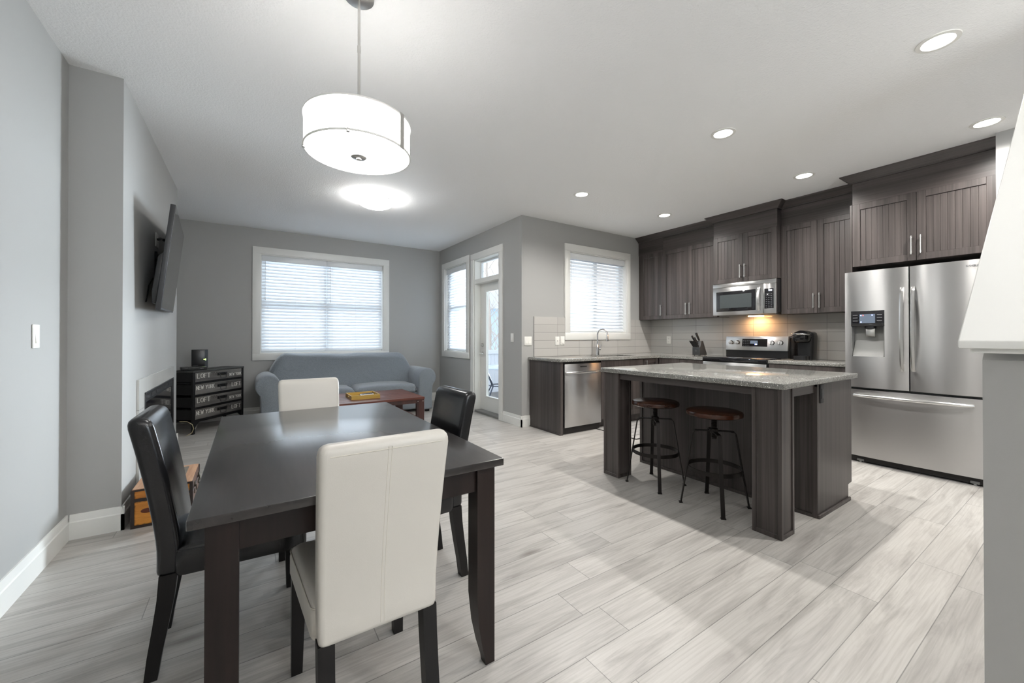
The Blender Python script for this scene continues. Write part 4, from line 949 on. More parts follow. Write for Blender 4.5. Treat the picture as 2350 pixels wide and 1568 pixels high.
knife((KX+0.024, KY1-0.068, CT+0.160), (KX-0.034, KY1-0.050, CT+0.250), 0.011, 'black knife handle lowest of the upper group in the block', None)
knife((KX+0.050, KY0+0.035, CT+0.2065), (KX+0.008, KY0+0.060, CT+0.315), 0.014, 'longest black knife handle standing at the top of the block', None)
# coffee maker
CX, CY0, CY1 = 5.22, 1.868, 2.090
loc = (CX+0.12, (CY0+CY1)/2, CT); t = thing('coffee_maker', 'black pod coffee maker with a silver handle right of the range', 'coffee maker', loc)
def rr(x0, x1, y0, y1, r, n=5):
    o = []
    for cx, cy, a0 in ((x1-r, y1-r, 0), (x0+r, y1-r, 90), (x0+r, y0+r, 180), (x1-r, y0+r, 270)):
        for k in range(n+1):
            a = radians(a0+90*k/n); o.append((cx+r*cos(a), cy+r*sin(a)))
    return o
b = MB(None, loc); b.loft([[(x, y, z) for x, y in rr(CX+0.095, CX+0.25, CY0+g, CY1-0.045-g, 0.035)] for z, g in ((CT, 0.012), (CT+0.02, 0.010), (CT+0.20, 0.002), (CT+0.27, 0.0), (CT+0.305, 0.008), (CT+0.318, 0.03))]); b.build('body', M_BLACKPL, t, 40)
b = MB(None, loc); b.loft([[(x, y, z) for x, y in rr(CX-0.005, CX+0.12, CY0+0.03, CY1-0.055, 0.03)] for z in (CT, CT+0.045)]); b.build('drip_tray', M_BLACKPL, t, 40)
hs = []
for z, g in ((CT+0.198, 0.022), (CT+0.215, 0.006), (CT+0.25, 0.0), (CT+0.285, 0.0), (CT+0.315, 0.020), (CT+0.335, 0.055)): hs.append([(x, y, z) for x, y in rr(CX-0.02+g, CX+0.24-g, CY0+0.018+g, CY1-0.042-g, max(0.012, 0.055-g*0.5))])
b = MB(None, loc); b.loft(hs); hd_ = b.build('brew_head', plain('gloss_black', (0.010, 0.010, 0.011, 1), 0.12), t, 50)
pts = []
for k in range(13):
    a = radians(-62+124*k/12); pts.append((CX+0.075-0.103*cos(a), (CY0+CY1)/2-0.012+0.104*sin(a), CT+0.283+0.012*cos(a)))
b = MB(None, loc); b.tube(pts, [0.006]+[0.0105]*11+[0.006], 10); b.build('lid_handle', M_CHROME, hd_, 50)
b = MB(None, loc); b.loft([[(x, y, z) for x, y in rr(CX+0.07, CX+0.24, CY1-0.043-s_, CY1+s_*0.7, 0.018)] for z, s_ in ((CT+0.004, 0.0), (CT+0.10, 0.0), (CT+0.25, 0.010))]); rs = b.build('water_tank', M_SMOKE, t, 50)
b = MB(None, loc); b.loft([[(x, y, z) for x, y in rr(CX+0.07, CX+0.24, CY1-0.053, CY1+0.008, 0.018)] for z in (CT+0.2505, CT+0.262)]+[[(x, y, CT+0.275) for x, y in rr(CX+0.08, CX+0.23, CY1-0.05, CY1-0.01, 0.015)]]); b.build('tank_lid', M_BLACKPL, t, 50)
b = MB(None, loc)
for k in range(3): b.sphere((CX+0.045+k*0.022, CY0+0.024-k*0.003, CT+0.270), 0.005, 0.004, 0.004, 10, 6)
b.build('buttons', M_CHROME, hd_, 40)

# kitchen mat
mt = MB(); mt.box(3.66, 2.98, 0.0005, 4.56, 3.66, 0.006, 0.002)
mat_ = mt.build('kitchen_mat', M_RUG, None, 30, True); tag(mat_, 'grey floor mat with dark edging in front of the sink', 'mat')
lo = mat_.location
b = MB(None, lo); ring(b, 3.655, 4.565, 2.975, 3.665, 0.018, 0, 1)
b.bm.clear(); 
for (x0, y0, x1, y1) in ((3.655, 2.975, 4.565, 2.990), (3.655, 3.650, 4.565, 3.665), (3.655, 2.990, 3.670, 3.650), (4.550, 2.990, 4.565, 3.650)): b.box(x0, y0, 0.0008, x1, y1, 0.0075)
b.build('border', M_DARK, mat_, 0)
b = MB(None, lo)
for yy in (3.10, 3.22, 3.34, 3.46, 3.56): b.box(3.67, yy, 0.0055, 4.55, yy+0.012, 0.0066)
b.build('stripes', M_GREYPL, mat_, 0)

# ------------------------------------------------------------------ dining table
TX0, TX1, TY0, TY1, TZ = -0.122, 0.762, 1.203, 2.664, 0.735
loc = ((TX0+TX1)/2, (TY0+TY1)/2, 0); t = thing('dining_table', 'dark walnut rectangular dining table in the foreground', 'table', loc)
b = MB(None, loc); b.box(TX0, TY0, TZ-0.026, TX1, TY1, TZ, 0.003, 2); b.build('tabletop', M_TABLE, t, 30)
b = MB(None, loc); i_ = 0.045
b.box(TX0+i_, TY0+i_, TZ-0.115, TX1-i_, TY0+i_+0.022, TZ-0.0265); b.box(TX0+i_, TY1-i_-0.022, TZ-0.115, TX1-i_, TY1-i_, TZ-0.0265)
b.box(TX0+i_, TY0+i_+0.022, TZ-0.115, TX0+i_+0.022, TY1-i_-0.022, TZ-0.0265); b.box(TX1-i_-0.022, TY0+i_+0.022, TZ-0.115, TX1-i_, TY1-i_-0.022, TZ-0.0265)
b.build('apron', M_TABLEV, t, 0)
for sx in (0, 1):
    for sy in (0, 1):
        # square leg whose inner faces curve in at the foot
        w = 0.070; ox = TX0+0.033 if sx == 0 else TX1-0.020; oy = TY0+0.032 if sy == 0 else TY1-0.032; dx = 1 if sx == 0 else -1; dy = 1 if sy == 0 else -1
        secs = []
        for z, q in ((0.0, 0.036), (0.02, 0.038), (0.07, 0.050), (0.14, 0.062), (0.24, w), (TZ-0.0265, w)):
            P = [(ox, oy), (ox+dx*q, oy), (ox+dx*q, oy+dy*q), (ox, oy+dy*q)]
            secs.append([(p[0], p[1], z) for p in P])
        b = MB(None, loc); b.loft(secs); b.build('leg', M_TABLEV, t, 25)

# ------------------------------------------------------------------ dining chairs
def rrect(hw_, hy, yc, z, r, n=4):
    return [(x, y, z) for x, y in rr(-hw_, hw_, yc-hy, yc+hy, min(r, hy*0.98), n)]
def make_chair(label, leath, thread, group):
    t = thing('dining_chair', label, 'chair', (0, 0, 0), 0, group)
    # seat: rounded pad, narrower at the back, slightly crowned
    b = MB(); secs = []
    for z, g in ((0.335, 0.012), (0.338, 0.004), (0.350, 0.0), (0.405, 0.0), (0.425, 0.004), (0.436, 0.013), (0.442, 0.030)):
        o = []
        for x, y in rr(-1, 1, 0.05+g, 0.458-g, 0.035, 5):
            hwid = 0.178+(0.200-0.178)*max(0, min(1, (y-0.05)/0.41))-g
            x2 = max(-1, min(1, x))*hwid
            o.append((x2, y, z))
        secs.append(o)
    # rr() corner radius was in unit space on x: rebuild corners smoothly
    secs = []
    for z, g in ((0.335, 0.012), (0.338, 0.004), (0.350, 0.0), (0.405, 0.0), (0.425, 0.004), (0.436, 0.013), (0.442, 0.030)):
        o = []
        for x, y in rr(-0.20+g, 0.20-g, 0.045+g, 0.458-g, 0.03, 5):
            k = 0.88+0.12*max(0, min(1, (y-0.045)/0.41)); o.append((x*k, y, z))
        secs.append(o)
    b.loft(secs); seat = b.build('seat', leath, t, 50)
    b = MB(); o = []
    for x, y in rr(-0.1985, 0.1985, 0.05, 0.4565, 0.03, 5):
        k = 0.88+0.12*max(0, min(1, (y-0.045)/0.41)); o.append((x*k, y, 0.4235))
    b.tube(o, 0.0018, 6, True); b.build('piping', thread, seat, 40)
    # back: slab following a gentle backward curve
    b = MB(); secs = []
    def yc(z): 
        u = max(0, (z-0.42)/0.48); return 0.034-0.082*u**1.35
    prof = [(0.345, 0.010, 0.004), (0.348, 0.003, 0.0)]
    zs = [0.36+0.50*k/14 for k in range(15)]
    for z in [0.345, 0.350]+zs+[0.874, 0.884, 0.891, 0.895]:
        g = {0.345: 0.008, 0.350: 0.002, 0.874: 0.002, 0.884: 0.006, 0.891: 0.013, 0.895: 0.024}.get(z, 0.0)
        hw_ = 0.165+0.010*(z-0.35)/0.54-g*0.8
        secs.append(rrect(hw_, 0.034-g, yc(z), z, 0.018))
    b.loft(secs); back = b.build('backrest', leath, t, 50)
    b = MB()
    for dx in (-0.0045, 0.0045):
        b.tube([(dx, yc(z)-0.0338, z) for z in [0.36+0.50*k/20 for k in range(21)]+[0.875]], 0.0012, 5)
    for sx in (-1, 1):
        b.tube([(sx*(0.1625+0.010*(z-0.35)/0.54), yc(z)+0.020, z) for z in [0.46+0.40*k/16 for k in range(17)]], 0.0014, 5)
        b.tube([(sx*(0.1625+0.010*(z-0.35)/0.54), yc(z)-0.020, z) for z in [0.36+0.50*k/16 for k in range(17)]], 0.0014, 5)
    b.tube([(-0.150+0.30*k/10, yc(0.868)-0.0336, 0.868) for k in range(11)], 0.0013, 5)
    b.build('stitching', thread, back, 40)
    for sx in (-1, 1):
        b = MB(); secs = []
        for z, q in ((0.0, 0.034), (0.34, 0.044)):
            x1 = sx*0.194; x0 = x1-sx*q; y1 = 0.446; y0 = y1-q
            secs.append([(x0, y0, z), (x1, y0, z), (x1, y1, z), (x0, y1, z)])
        b.loft(secs); b.build('leg', M_LEGBLK, t, 20)
    for sx in (-1, 1):
        b = MB(); secs = []
        for z, ya, q in ((0.0, -0.030, 0.036), (0.08, -0.022, 0.039), (0.18, -0.008, 0.043), (0.27, 0.003, 0.047), (0.348, 0.008, 0.050)):
            x1 = sx*0.166; x0 = x1-sx*0.042
            secs.append([(x0, ya, z), (x1, ya, z), (x1, ya+q, z), (x0, ya+q, z)])
        b.loft(secs); b.build('leg', M_LEGBLK, t, 25)
    return t
cw = make_chair('cream leather dining chair nearest the camera, its back turned', M_LWHITE, M_STITCHW, 'cream dining chairs'); cw.location = (0.3195, 1.148, 0)
cf = copy_tree(cw); cf['label'] = 'cream leather dining chair at the far end of the table'; cf.location = (0.328, 2.835, 0); cf.rotation_euler = (0, 0, pi)
ck = make_chair('black leather dining chair left of the table by the trunk', M_LBLACK, M_STITCHB, 'black dining chairs'); ck.location = (-0.262, 1.965, 0); ck.rotation_euler = (0, 0, -pi/2)
cr = copy_tree(ck); cr['label'] = 'black leather dining chair right of the table facing the patio side'; cr['label'] = 'black leather dining chair on the right side of the table'; cr.location = (0.868, 1.915, 0); cr.rotation_euler = (0, 0, pi/2+radians(1.5))

# ------------------------------------------------------------------ ceiling lights
def downlight(x, y, label, power=16):
    t = thing('recessed_light', label, 'ceiling light', (x, y, ZC), 0, 'recessed kitchen lights')
    b = MB(None, (x, y, ZC)); b.lathe([(0.062, ZC-0.0005), (0.088, ZC-0.0005), (0.086, ZC-0.005), (0.066, ZC-0.006)], (x, y, 0), 40, True); b.build('trim_ring', M_WHITEPL, t, 40)
    b = MB(None, (x, y, ZC)); b.lathe([(0.0655, ZC-0.0012), (0.0655, ZC-0.0030), (0.05, ZC-0.004)], (x, y, 0), 40); b.build('lens', M_LENS, t, 40)
    l = bpy.data.lights.new('downlight_bulb', 'SPOT'); l.energy = power; l.color = (1.0, 0.968, 0.925); l.spot_size = radians(154); l.spot_blend = 0.85; l.shadow_soft_size = 0.045
    o = bpy.data.objects.new('downlight_bulb', l); COL.objects.link(o); o.parent = t; o.location = (0, 0, -0.014)
    return t
PW = 51
downlight(3.053, 0.505, 'recessed ceiling light nearest the camera, top right', PW)
downlight(3.053, 1.654, 'recessed ceiling light above the kitchen island', PW)
downlight(4.510, 0.501, 'recessed ceiling light in front of the refrigerator cabinet', PW)
downlight(4.513, 1.655, 'recessed ceiling light in front of the microwave', PW)
downlight(3.062, 3.230, 'recessed ceiling light near the wall corner by the sink', PW)
downlight(4.485, 3.196, 'recessed ceiling light in front of the corner upper cabinets', PW)

fx, fy = 1.19, 4.59
t = thing('flush_ceiling_light', 'lit white dome ceiling light over the living area', 'ceiling light', (fx, fy, ZC))
b = MB(None, t.location); b.lathe([(0.10, ZC-0.001), (0.10, ZC-0.03), (0.07, ZC-0.035)], (fx, fy, 0), 40); b.build('mount', M_WHITEPL, t, 40)
prof = []
for k in range(11):
    a = radians(90*k/10); prof.append((max(0.004, 0.200*cos(a)), ZC-0.040-0.085*sin(a)))
b = MB(None, t.location); b.lathe(prof, (fx, fy, 0), 48); b.build('dome', M_DOME, t, 60)
for k in range(3):
    a = radians(60+120*k); b = MB(None, t.location); c_ = (fx+0.196*cos(a), fy+0.196*sin(a)); b.box(c_[0]-0.008, c_[1]-0.008, ZC-0.055, c_[0]+0.008, c_[1]+0.008, ZC-0.030, 0.003); b.cyl((fx+0.08*cos(a), fy+0.08*sin(a), ZC-0.032), (c_[0], c_[1], ZC-0.034), 0.005, seg=8); b.build('clip', M_NICKEL, t, 30)
def bulb(name, parent, loc, power, color=(1.0, 0.965, 0.925), r=0.05):
    l = bpy.data.lights.new(name, 'POINT'); l.energy = power; l.color = color; l.shadow_soft_size = r
    o = bpy.data.objects.new(name, l); COL.objects.link(o); o.parent = parent; o.location = loc; return o

fx, fy = 1.6, -1.25
t = thing('flush_ceiling_light', 'added unseen dome fill light in the entry behind the camera', 'ceiling light', (fx, fy, ZC))  # extra dome light added out of view as room fill
prof2 = [(r, z) for r, z in prof]
b = MB(None, t.location); b.lathe([(0.10, ZC-0.001), (0.10, ZC-0.03), (0.07, ZC-0.035)], (fx, fy, 0), 40); b.build('mount', M_WHITEPL, t, 40)
b = MB(None, t.location); b.lathe(prof2, (fx, fy, 0), 48); b.build('dome', M_DOME, t, 60)
bulb('entry_fill_bulb', t, (0, 0, -0.20), 15, r=0.12)
# torchiere added out of view to wash the ceiling with fill light
lx, ly = 0.35, -1.95
t = thing('fill_uplight', 'added unseen fill uplight on a tall stand behind the camera', 'lamp', (lx, ly, 0))
b = MB(None, t.location); b.lathe([(0.13, 0.0), (0.13, 0.018), (0.02, 0.03)], (lx, ly, 0), 32); b.build('base', M_NICKEL, t, 40)
b = MB(None, t.location); b.cyl((lx, ly, 0.025), (lx, ly, 1.70), 0.011); b.build('pole', M_NICKEL, t, 40)
b = MB(None, t.location); b.lathe([(0.020, 1.695), (0.10, 1.73), (0.17, 1.80), (0.165, 1.80), (0.095, 1.738), (0.018, 1.705)], (lx, ly, 0), 40, True); b.build('bowl_shade', M_WHITEPL, t, 50)
l = bpy.data.lights.new('ceiling_fill_bulb', 'SPOT'); l.energy = 80; l.color = (1.0, 0.965, 0.945); l.spot_size = radians(165); l.spot_blend = 0.6; l.shadow_soft_size = 0.06
o = bpy.data.objects.new('ceiling_fill_bulb', l); COL.objects.link(o); o.parent = t; o.location = (0, 0, 1.81); o.rotation_euler = (pi, 0, 0)

px_, py_ = 0.417, 1.900; zt, zb = 2.148, 1.992; RD = 0.2285
t = thing('pendant_lamp', 'lit white drum pendant hanging over the dining table', 'pendant lamp', (px_, py_, zb))
L_ = t.location
b = MB(None, L_); b.lathe([(0.065, ZC-0.001), (0.065, ZC-0.02), (0.012, ZC-0.03)], (px_, py_, 0), 30); b.build('canopy', M_NICKEL, t, 40)
b = MB(None, L_); b.cyl((px_, py_, zb+0.02), (px_, py_, ZC-0.02), 0.0065, seg=12); b.cyl((px_, py_, 2.47), (px_, py_, 2.50), 0.008, seg=12); b.build('rod', M_NICKEL, t, 40)
b = MB(None, L_); b.lathe([(RD-0.006, zb+0.012), (RD-0.003, zb+0.012), (RD-0.003, zt-0.008), (RD-0.006, zt-0.008)], (px_, py_, 0), 72, True); b.build('shade', M_SHADE, t, 60)
b = MB(None, L_)
for z in (zt-0.006, zb+0.010): b.lathe([(RD-0.004, z-0.002), (RD+0.001, z-0.002), (RD+0.001, z+0.005), (RD-0.004, z+0.005)], (px_, py_, 0), 72, True)
b.build('rim', M_WHITEPL, t, 40)
b = MB(None, L_); b.lathe([(RD-0.008, zb+0.016), (RD-0.008, zb+0.011), (RD-0.03, zb+0.004), (0.004, zb)], (px_, py_, 0), 72); b.build('diffuser', M_DIFF, t, 60)
b = MB(None, L_); b.lathe([(0.010, zt-0.016), (0.200, zt-0.016), (0.200, zt-0.014), (0.010, zt-0.014)], (px_, py_, 0), 60, True); b.build('uplight_baffle', M_WHITEPL, t, 40)  # unseen plate added to hold back the drum's hot spot on the ceiling
b = MB(None, L_); b.lathe([(0.034, zb+0.002), (0.034, zb-0.004), (0.030, zb-0.007), (0.012, zb-0.008), (0.011, zb-0.014), (0.004, zb-0.016)], (px_, py_, 0), 30); b.build('finial', M_NICKEL, t, 40)
b = MB(None, L_); a0 = radians(-52)
secs = []
for k in range(7):
    a = a0+radians(7)*(k/6-0.5)*1.0
    secs.append([(px_+r*cos(a), py_+r*sin(a), z) for r, z in ((RD-0.001, zb+0.004), (RD+0.003, zb+0.004), (RD+0.003, zt+0.002), (RD-0.001, zt+0.002))])
b.loft(secs); b.build('metal_band', M_NICKEL, t, 40)
for adeg in (-113, 170):
    a = radians(adeg); b = MB(None, L_); c_ = Vector((px_+(RD-0.004)*cos(a), py_+(RD-0.004)*sin(a), 0)); b.box(c_.x-0.007, c_.y-0.007, zb+0.001, c_.x+0.007, c_.y+0.007, zb+0.016, 0.002); b.build('clip', M_NICKEL, t, 30)

# ------------------------------------------------------------------ television
B1 = Vector((-0.515, 3.680, 1.356)); B2 = Vector((-0.610, 4.998, 1.398)); T1 = Vector((-0.4355, 3.695, 2.105))
U = (B2-B1).normalized(); V = (T1-B1); V = (V-U*V.dot(U)).normalized(); Nn = U.cross(V)
tw, thh = (B2-B1).length, 0.752
t = thing('television', 'large flat television tilted on the chimney wall', 'television', B1)
RT = Matrix((U, V, Nn)).transposed()     # local x=U (along), y=V (up), z=N (out)
t.rotation_euler = RT.to_euler()
b = MB(); b.box(0, 0, -0.030, tw, thh, 0.0, 0.004, 2); b.build('housing', plain('tv_dark_grey', S((52, 52, 54)), 0.4), t, 30)
b = MB(); b.box(0.010, 0.014, -0.001, tw-0.010, thh-0.010, 0.0012); b.build('screen', plain('tv_screen', (0.02, 0.02, 0.022, 1), 0.07, spec=0.9), t, 0)
b = MB(); b.prism([(0.04, -0.030), (thh*0.55, -0.030), (thh*0.50, -0.060), (0.12, -0.065), (0.04, -0.055)], 'x', 0.04, tw-0.05, 0.006); b.build('rear_cover', M_BLACKPL, t, 30)
ti = RT.inverted()
def w2t(p): return ti @ (Vector(p)-B1)
b = MB()
for (p, q, r) in (((XF+0.004, 4.30, 1.86), (XF+0.004, 4.30, 1.56), 0.012), ((XF+0.004, 4.45, 1.86), (XF+0.004, 4.45, 1.56), 0.012), ((XF+0.01, 4.30, 1.80), (-0.57, 4.22, 1.78), 0.012), ((XF+0.01, 4.30, 1.62), (-0.60, 4.22, 1.62), 0.012)):
    b.tube([w2t(p), w2t(q)], r, 8)
b.build('wall_mount', M_BLACKMT, t, 30)
b = MB()
b.tube([w2t((XF+0.015, 4.34, 1.97)), w2t((-0.60, 4.30, 1.97)), w2t((-0.575, 4.24, 1.95))], 0.012, 8)
b.tube([w2t(p) for p in ((XF+0.02, 4.1, 1.62), (XF+0.015, 3.98, 1.55), (XF+0.02, 3.90, 1.47), (XF+0.015, 3.88, 1.42))], 0.005, 6)
b.build('cables', M_BLACKPL, t, 40)

# ------------------------------------------------------------------ fireplace
loc = (XF, 4.45, 0.2); t = thing('fireplace', 'electric fireplace with black glass in a grey tile surround', 'fireplace', loc)
Mx = fmap('x', XF, 1)
b = MB(Mx, loc); y0, y1, z0, z1 = 3.690, 5.215, 0.16, 0.870; g0, g1, h0, h1 = 3.862, 5.160, 0.300, 0.762
b.box(y0, 0.0005, h1, y1, 0.014, z1); b.box(y0, 0.0005, z0, y1, 0.014, h0); b.box(y0, 0.0005, h0, g0, 0.014, h1); b.box(g1, 0.0005, h0, y1, 0.014, h1)
b.build('tile_surround', tile_mat('pale_surround_tile', 'Y', 3.755, -0.12, 0.305, 0.29, S((206, 206, 202)), 0.18), t, 0)
b = MB(Mx, loc); ring(b, g0, g1, h0, h1, 0.014, 0.0005, 0.020, 0.002); b.box(g0+0.014, 0.0005, h1-0.075, g1-0.014, 0.012, h1-0.014); b.build('metal_frame', M_BLACKMT, t, 30)
b = MB(Mx, loc); b.box(g0+0.014, 0.002, h0+0.014, g1-0.014, 0.009, h1-0.078); b.build('glass', M_BLACKGL, t, 0)
b = MB(Mx, loc)
for k in range(6): b.box(g0+0.05+k*0.2, 0.0115, h1-0.055, g0+0.18+k*0.2, 0.0135, h1-0.030)
b.build('vent_slots', M_DARK, t, 0)

# ------------------------------------------------------------------ trunk
tx0, tx1, ty0, ty1 = -0.594, -0.298, 3.285, 3.715; th_ = 0.236
loc = ((tx0+tx1)/2, (ty0+ty1)/2, 0); t = thing('storage_trunk', 'small burnt pine trunk on the floor before the fireplace', 'trunk', loc)
PINE = burnt_pine(); PINET = grain('faded_pine_lid', S((168, 128, 100)), S((206, 166, 134)), 'y', 0.5, 50, 4.0); SCORCH = plain('scorched_edge', S((46, 36, 32)), 0.6)
b = MB(None, loc); b.box(tx0+0.004, ty0+0.004, 0.006, tx1-0.004, ty1-0.004, 0.168); b.build('body', PINE, t, 0)
b = MB(None, loc); b.box(tx0+0.004, ty0+0.004, 0.173, tx1-0.004, ty1-0.004, th_-0.003); lid = b.build('lid', PINE, t, 0)
b = MB(None, loc); b.box(tx0+0.006, ty0+0.006, th_-0.0035, tx1-0.006, ty1-0.006, th_); b.build('lid_top', PINET, lid, 0)
b = MB(None, loc); b.box(tx0+0.05, ty0+0.06, th_-0.0005, tx1-0.055, ty1-0.05, th_+0.0015); b.build('lid_print', plain('faded_map_print', S((128, 120, 108)), 0.7, var=0.6, bscale=22), lid, 0)
e = 0.017
for xx in (tx0, tx1-e):
    for yy in (ty0, ty1-e): b = MB(None, loc); b.box(xx, yy, 0.0, xx+e, yy+e, th_-0.004); b.build('scorched_corner', SCORCH, t, 0)
for q in ((tx0+e, ty0, 0.0, tx1-e, ty0+0.010, 0.016), (tx0+e, ty0+0.0005, 0.160, tx1-e, ty0+0.010, 0.178), (tx1-0.010, ty0+e, 0.0, tx1, ty1-e, 0.016), (tx1-0.010, ty0+e, 0.163, tx1-0.0005, ty1-e, 0.176), (tx0+e, ty0+0.001, th_-0.014, tx1-e, ty0+0.006, th_-0.004)):
    b = MB(None, loc); b.box(*q); b.build('scorched_edging', SCORCH, t, 0)
for yy in (ty0+0.09, ty1-0.12):
    b = MB(None, loc); b.box(tx1+0.0002, yy-0.014, 0.130, tx1+0.006, yy+0.014, 0.160, 0.002); b.box(tx1+0.0002, yy-0.011, 0.172, tx1+0.007, yy+0.011, 0.205, 0.002); b.tube([(tx1+0.008, yy-0.008, 0.185), (tx1+0.012, yy-0.008, 0.150), (tx1+0.012, yy+0.008, 0.150), (tx1+0.008, yy+0.008, 0.185)], 0.002, 6); b.build('latch', M_BRASS, t, 30)
b = MB(None, loc); yy = ty0-0.004; xx = tx0+0.108; b.box(xx-0.013, yy-0.002, 0.078, xx+0.013, yy+0.003, 0.108, 0.002); b.box(xx-0.010, yy-0.004, 0.105, xx+0.010, yy+0.003, 0.135, 0.002); b.build('end_handle', M_BRASS, t, 30)
b = MB(None, loc); b.sphere((tx0+0.075, ty0+0.0035, 0.098), 0.030, 0.0015, 0.015, 16, 8); b.build('knot', plain('dark_pine_knot', S((92, 38, 14)), 0.5), t, 40)

# ------------------------------------------------------------------ chest of drawers
A = Vector((-0.549, 6.030)); Bq = Vector((-0.058, 6.622)); dv = Bq-A; CW = dv.length; ang = atan2(dv.y, dv.x); CD, CH = 0.285, 0.757
t = thing('chest_of_drawers', 'black metal chest of drawers with stencilled fronts', 'chest of drawers', (A.x, A.y, 0), ang)
p = 0.030
for xx in (0, CW-p):
    for yy in (0, CD-p):
        b = MB(); b.box(xx, yy, 0, xx+p, yy+p, CH-0.022, 0.002, 1); b.build('leg', M_BLACKMT, t, 30)
b = MB(); b.box(-0.004, -0.004, CH-0.0215, CW+0.004, CD+0.004, CH, 0.002, 1); b.build('top', plain('dark_grey_top', S((60, 60, 58)), 0.6), t, 30)
rows = [(0.620, 0.734), (0.468, 0.592), (0.318, 0.438), (0.170, 0.290)]
b = MB()
for z0, z1 in ((0.594, 0.618), (0.440, 0.466), (0.292, 0.316), (0.138, 0.168)): b.box(p, 0.002, z0, CW-p, 0.020, z1)
for z0, z1 in rows:
    for xx in (0.004, CW-0.008): b.box(xx, p, z0, xx+0.004, CD-p, z1)
for z0, z1 in ((0.600, 0.612), (0.138, 0.150)):
    for xx in (0.002, CW-0.014): b.box(xx, p, z0, xx+0.012, CD-p, z1)
b.box(p, CD-0.01, 0.14, CW-p, CD-0.004, CH-0.03); b.box(p, 0.02, 0.139, CW-p, CD-0.012, 0.145)
b.prism([(p, 0.080), (p, 0.137), (p+0.06, 0.137)], 'y', 0.006, 0.018); b.prism([(CW-p, 0.080), (CW-p, 0.137), (CW-p-0.06, 0.137)], 'y', 0.006, 0.018)
b.build('metal_frame', M_BLACKMT, t, 20)
for r_, (z0, z1) in enumerate(rows):
    b = MB(); b.box(p+0.002, 0.004, z0, CW-p-0.002, 0.022, z1, 0.0015, 1); b.box(p+0.006, 0.022, z0+0.004, CW-p-0.006, CD-0.02, z1-0.02); d = b.build('drawer', M_PAINTGREY, t, 20)
    Mi = None
    b = MB(); zc = (z0+z1)/2
    h1_ = 0.052
    if r_ % 2 == 0:
        e1 = lettering(b, 'LOFT', p+0.030, z1-0.070, h1_, 0.009, 0.0026, 0.0042); b.build('white_lettering', M_LETTERW, d, 0); b = MB(); lettering(b, 'NEW YORK', CW-p-0.203, z0+0.030, 0.034, 0.0055, 0.0026, 0.0042, True, 1, 0.80)
    else:
        e1 = lettering(b, 'NEW YORK', p+0.018, z1-0.066, 0.044, 0.0075, 0.0026, 0.0042, True, 1, 0.80); b.build('white_lettering', M_LETTERW, d, 0); b = MB(); lettering(b, 'LOFT', CW-p-0.165, z0+0.040, 0.046, 0.008, 0.0026, 0.0042, True, 1, 0.92)
    b.build('white_lettering', M_LETTERW, d, 0)
    b = MB(); lettering(b, '1958', p+0.225 if r_ % 2 == 0 else p+0.445, z1-0.050, 0.036, 0.004, 0.0026, 0.0040, True, 1, 0.9); b.build('faded_number', M_LETTERD, d, 0)
    xc = CW/2+0.035; b = MB(); b.box(xc-0.075, 0.0005, zc-0.006, xc+0.075, 0.0042, zc+0.030, 0.001, 1)
    pts = [(xc-0.048, -0.002, zc+0.016), (xc-0.045, -0.012, zc-0.002), (xc-0.040, -0.015, zc-0.040), (xc+0.040, -0.015, zc-0.040), (xc+0.045, -0.012, zc-0.002), (xc+0.048, -0.002, zc+0.016)]
    b.tube(pts, 0.0028, 6); b.sphere((xc-0.050, -0.001, zc+0.014), 0.008, 0.004, 0.008, 10, 6); b.sphere((xc+0.050, -0.001, zc+0.014), 0.008, 0.004, 0.008, 10, 6); b.build('handle', M_BLACKMT, d, 40)
CM = t.matrix_basis.copy()
ca, sa = cos(ang), sin(ang)
def c2w(x, y, z): return (A.x+ca*x-sa*y, A.y+sa*x+ca*y, z)
# set-top box and router on the chest
q = c2w(0.13, 0.125, CH); s = thing('set_top_box', 'flat black set-top box on top of the stencilled chest', 'electronic box', q, radians(10))
b = MB(); b.box(-0.125, -0.075, 0.004, 0.125, 0.085, 0.040, 0.003); b.build('case', M_BLACKPL, s, 30)
b = MB(); b.box(-0.06, -0.0765, 0.010, 0.10, -0.0745, 0.034); b.build('front_panel', M_BLACKGL, s, 0)
b = MB(); b.box(0.055, -0.0775, 0.020, 0.090, -0.0765, 0.024); b.build('print_marks', M_GREYTXT, s, 0)
for xx in (-0.10, 0.10): b = MB(); b.cyl((xx, -0.05, 0), (xx, -0.05, 0.006), 0.01, seg=10); b.cyl((xx, 0.06, 0), (xx, 0.06, 0.006), 0.01, seg=10); b.build('foot', M_BLACKPL, s, 30)
q = c2w(0.295, 0.20, CH); s = thing('router', 'upright black router with a green light on the chest', 'router', q, radians(4))
b = MB(); b.box(-0.085, -0.024, 0.010, 0.080, 0.018, 0.245, 0.004); b.build('case', M_BLACKPL, s, 30)
b = MB(); b.box(0.048, -0.0255, 0.012, 0.080, -0.0235, 0.243); b.build('front_panel', plain('router_panel', S((40, 46, 52)), 0.3), s, 0)
b = MB(); b.box(-0.06, -0.03, 0.0, 0.07, 0.03, 0.011, 0.003); b.build('stand', M_BLACKPL, s, 30)
b = MB(); b.box(0.036, -0.0265, 0.118, 0.046, -0.0240, 0.124); b.box(0.052, -0.0265, 0.110, 0.060, -0.0240, 0.130); b.build('status_light', M_LED_G, s, 0)
b = MB(); b.box(0.00, -0.0252, 0.222, 0.035, -0.0238, 0.227); b.box(-0.07, -0.0252, 0.040, -0.02, -0.0238, 0.044); b.box(-0.07, -0.0252, 0.028, -0.02, -0.0238, 0.032); b.build('print_marks', M_GREYTXT, s, 0)
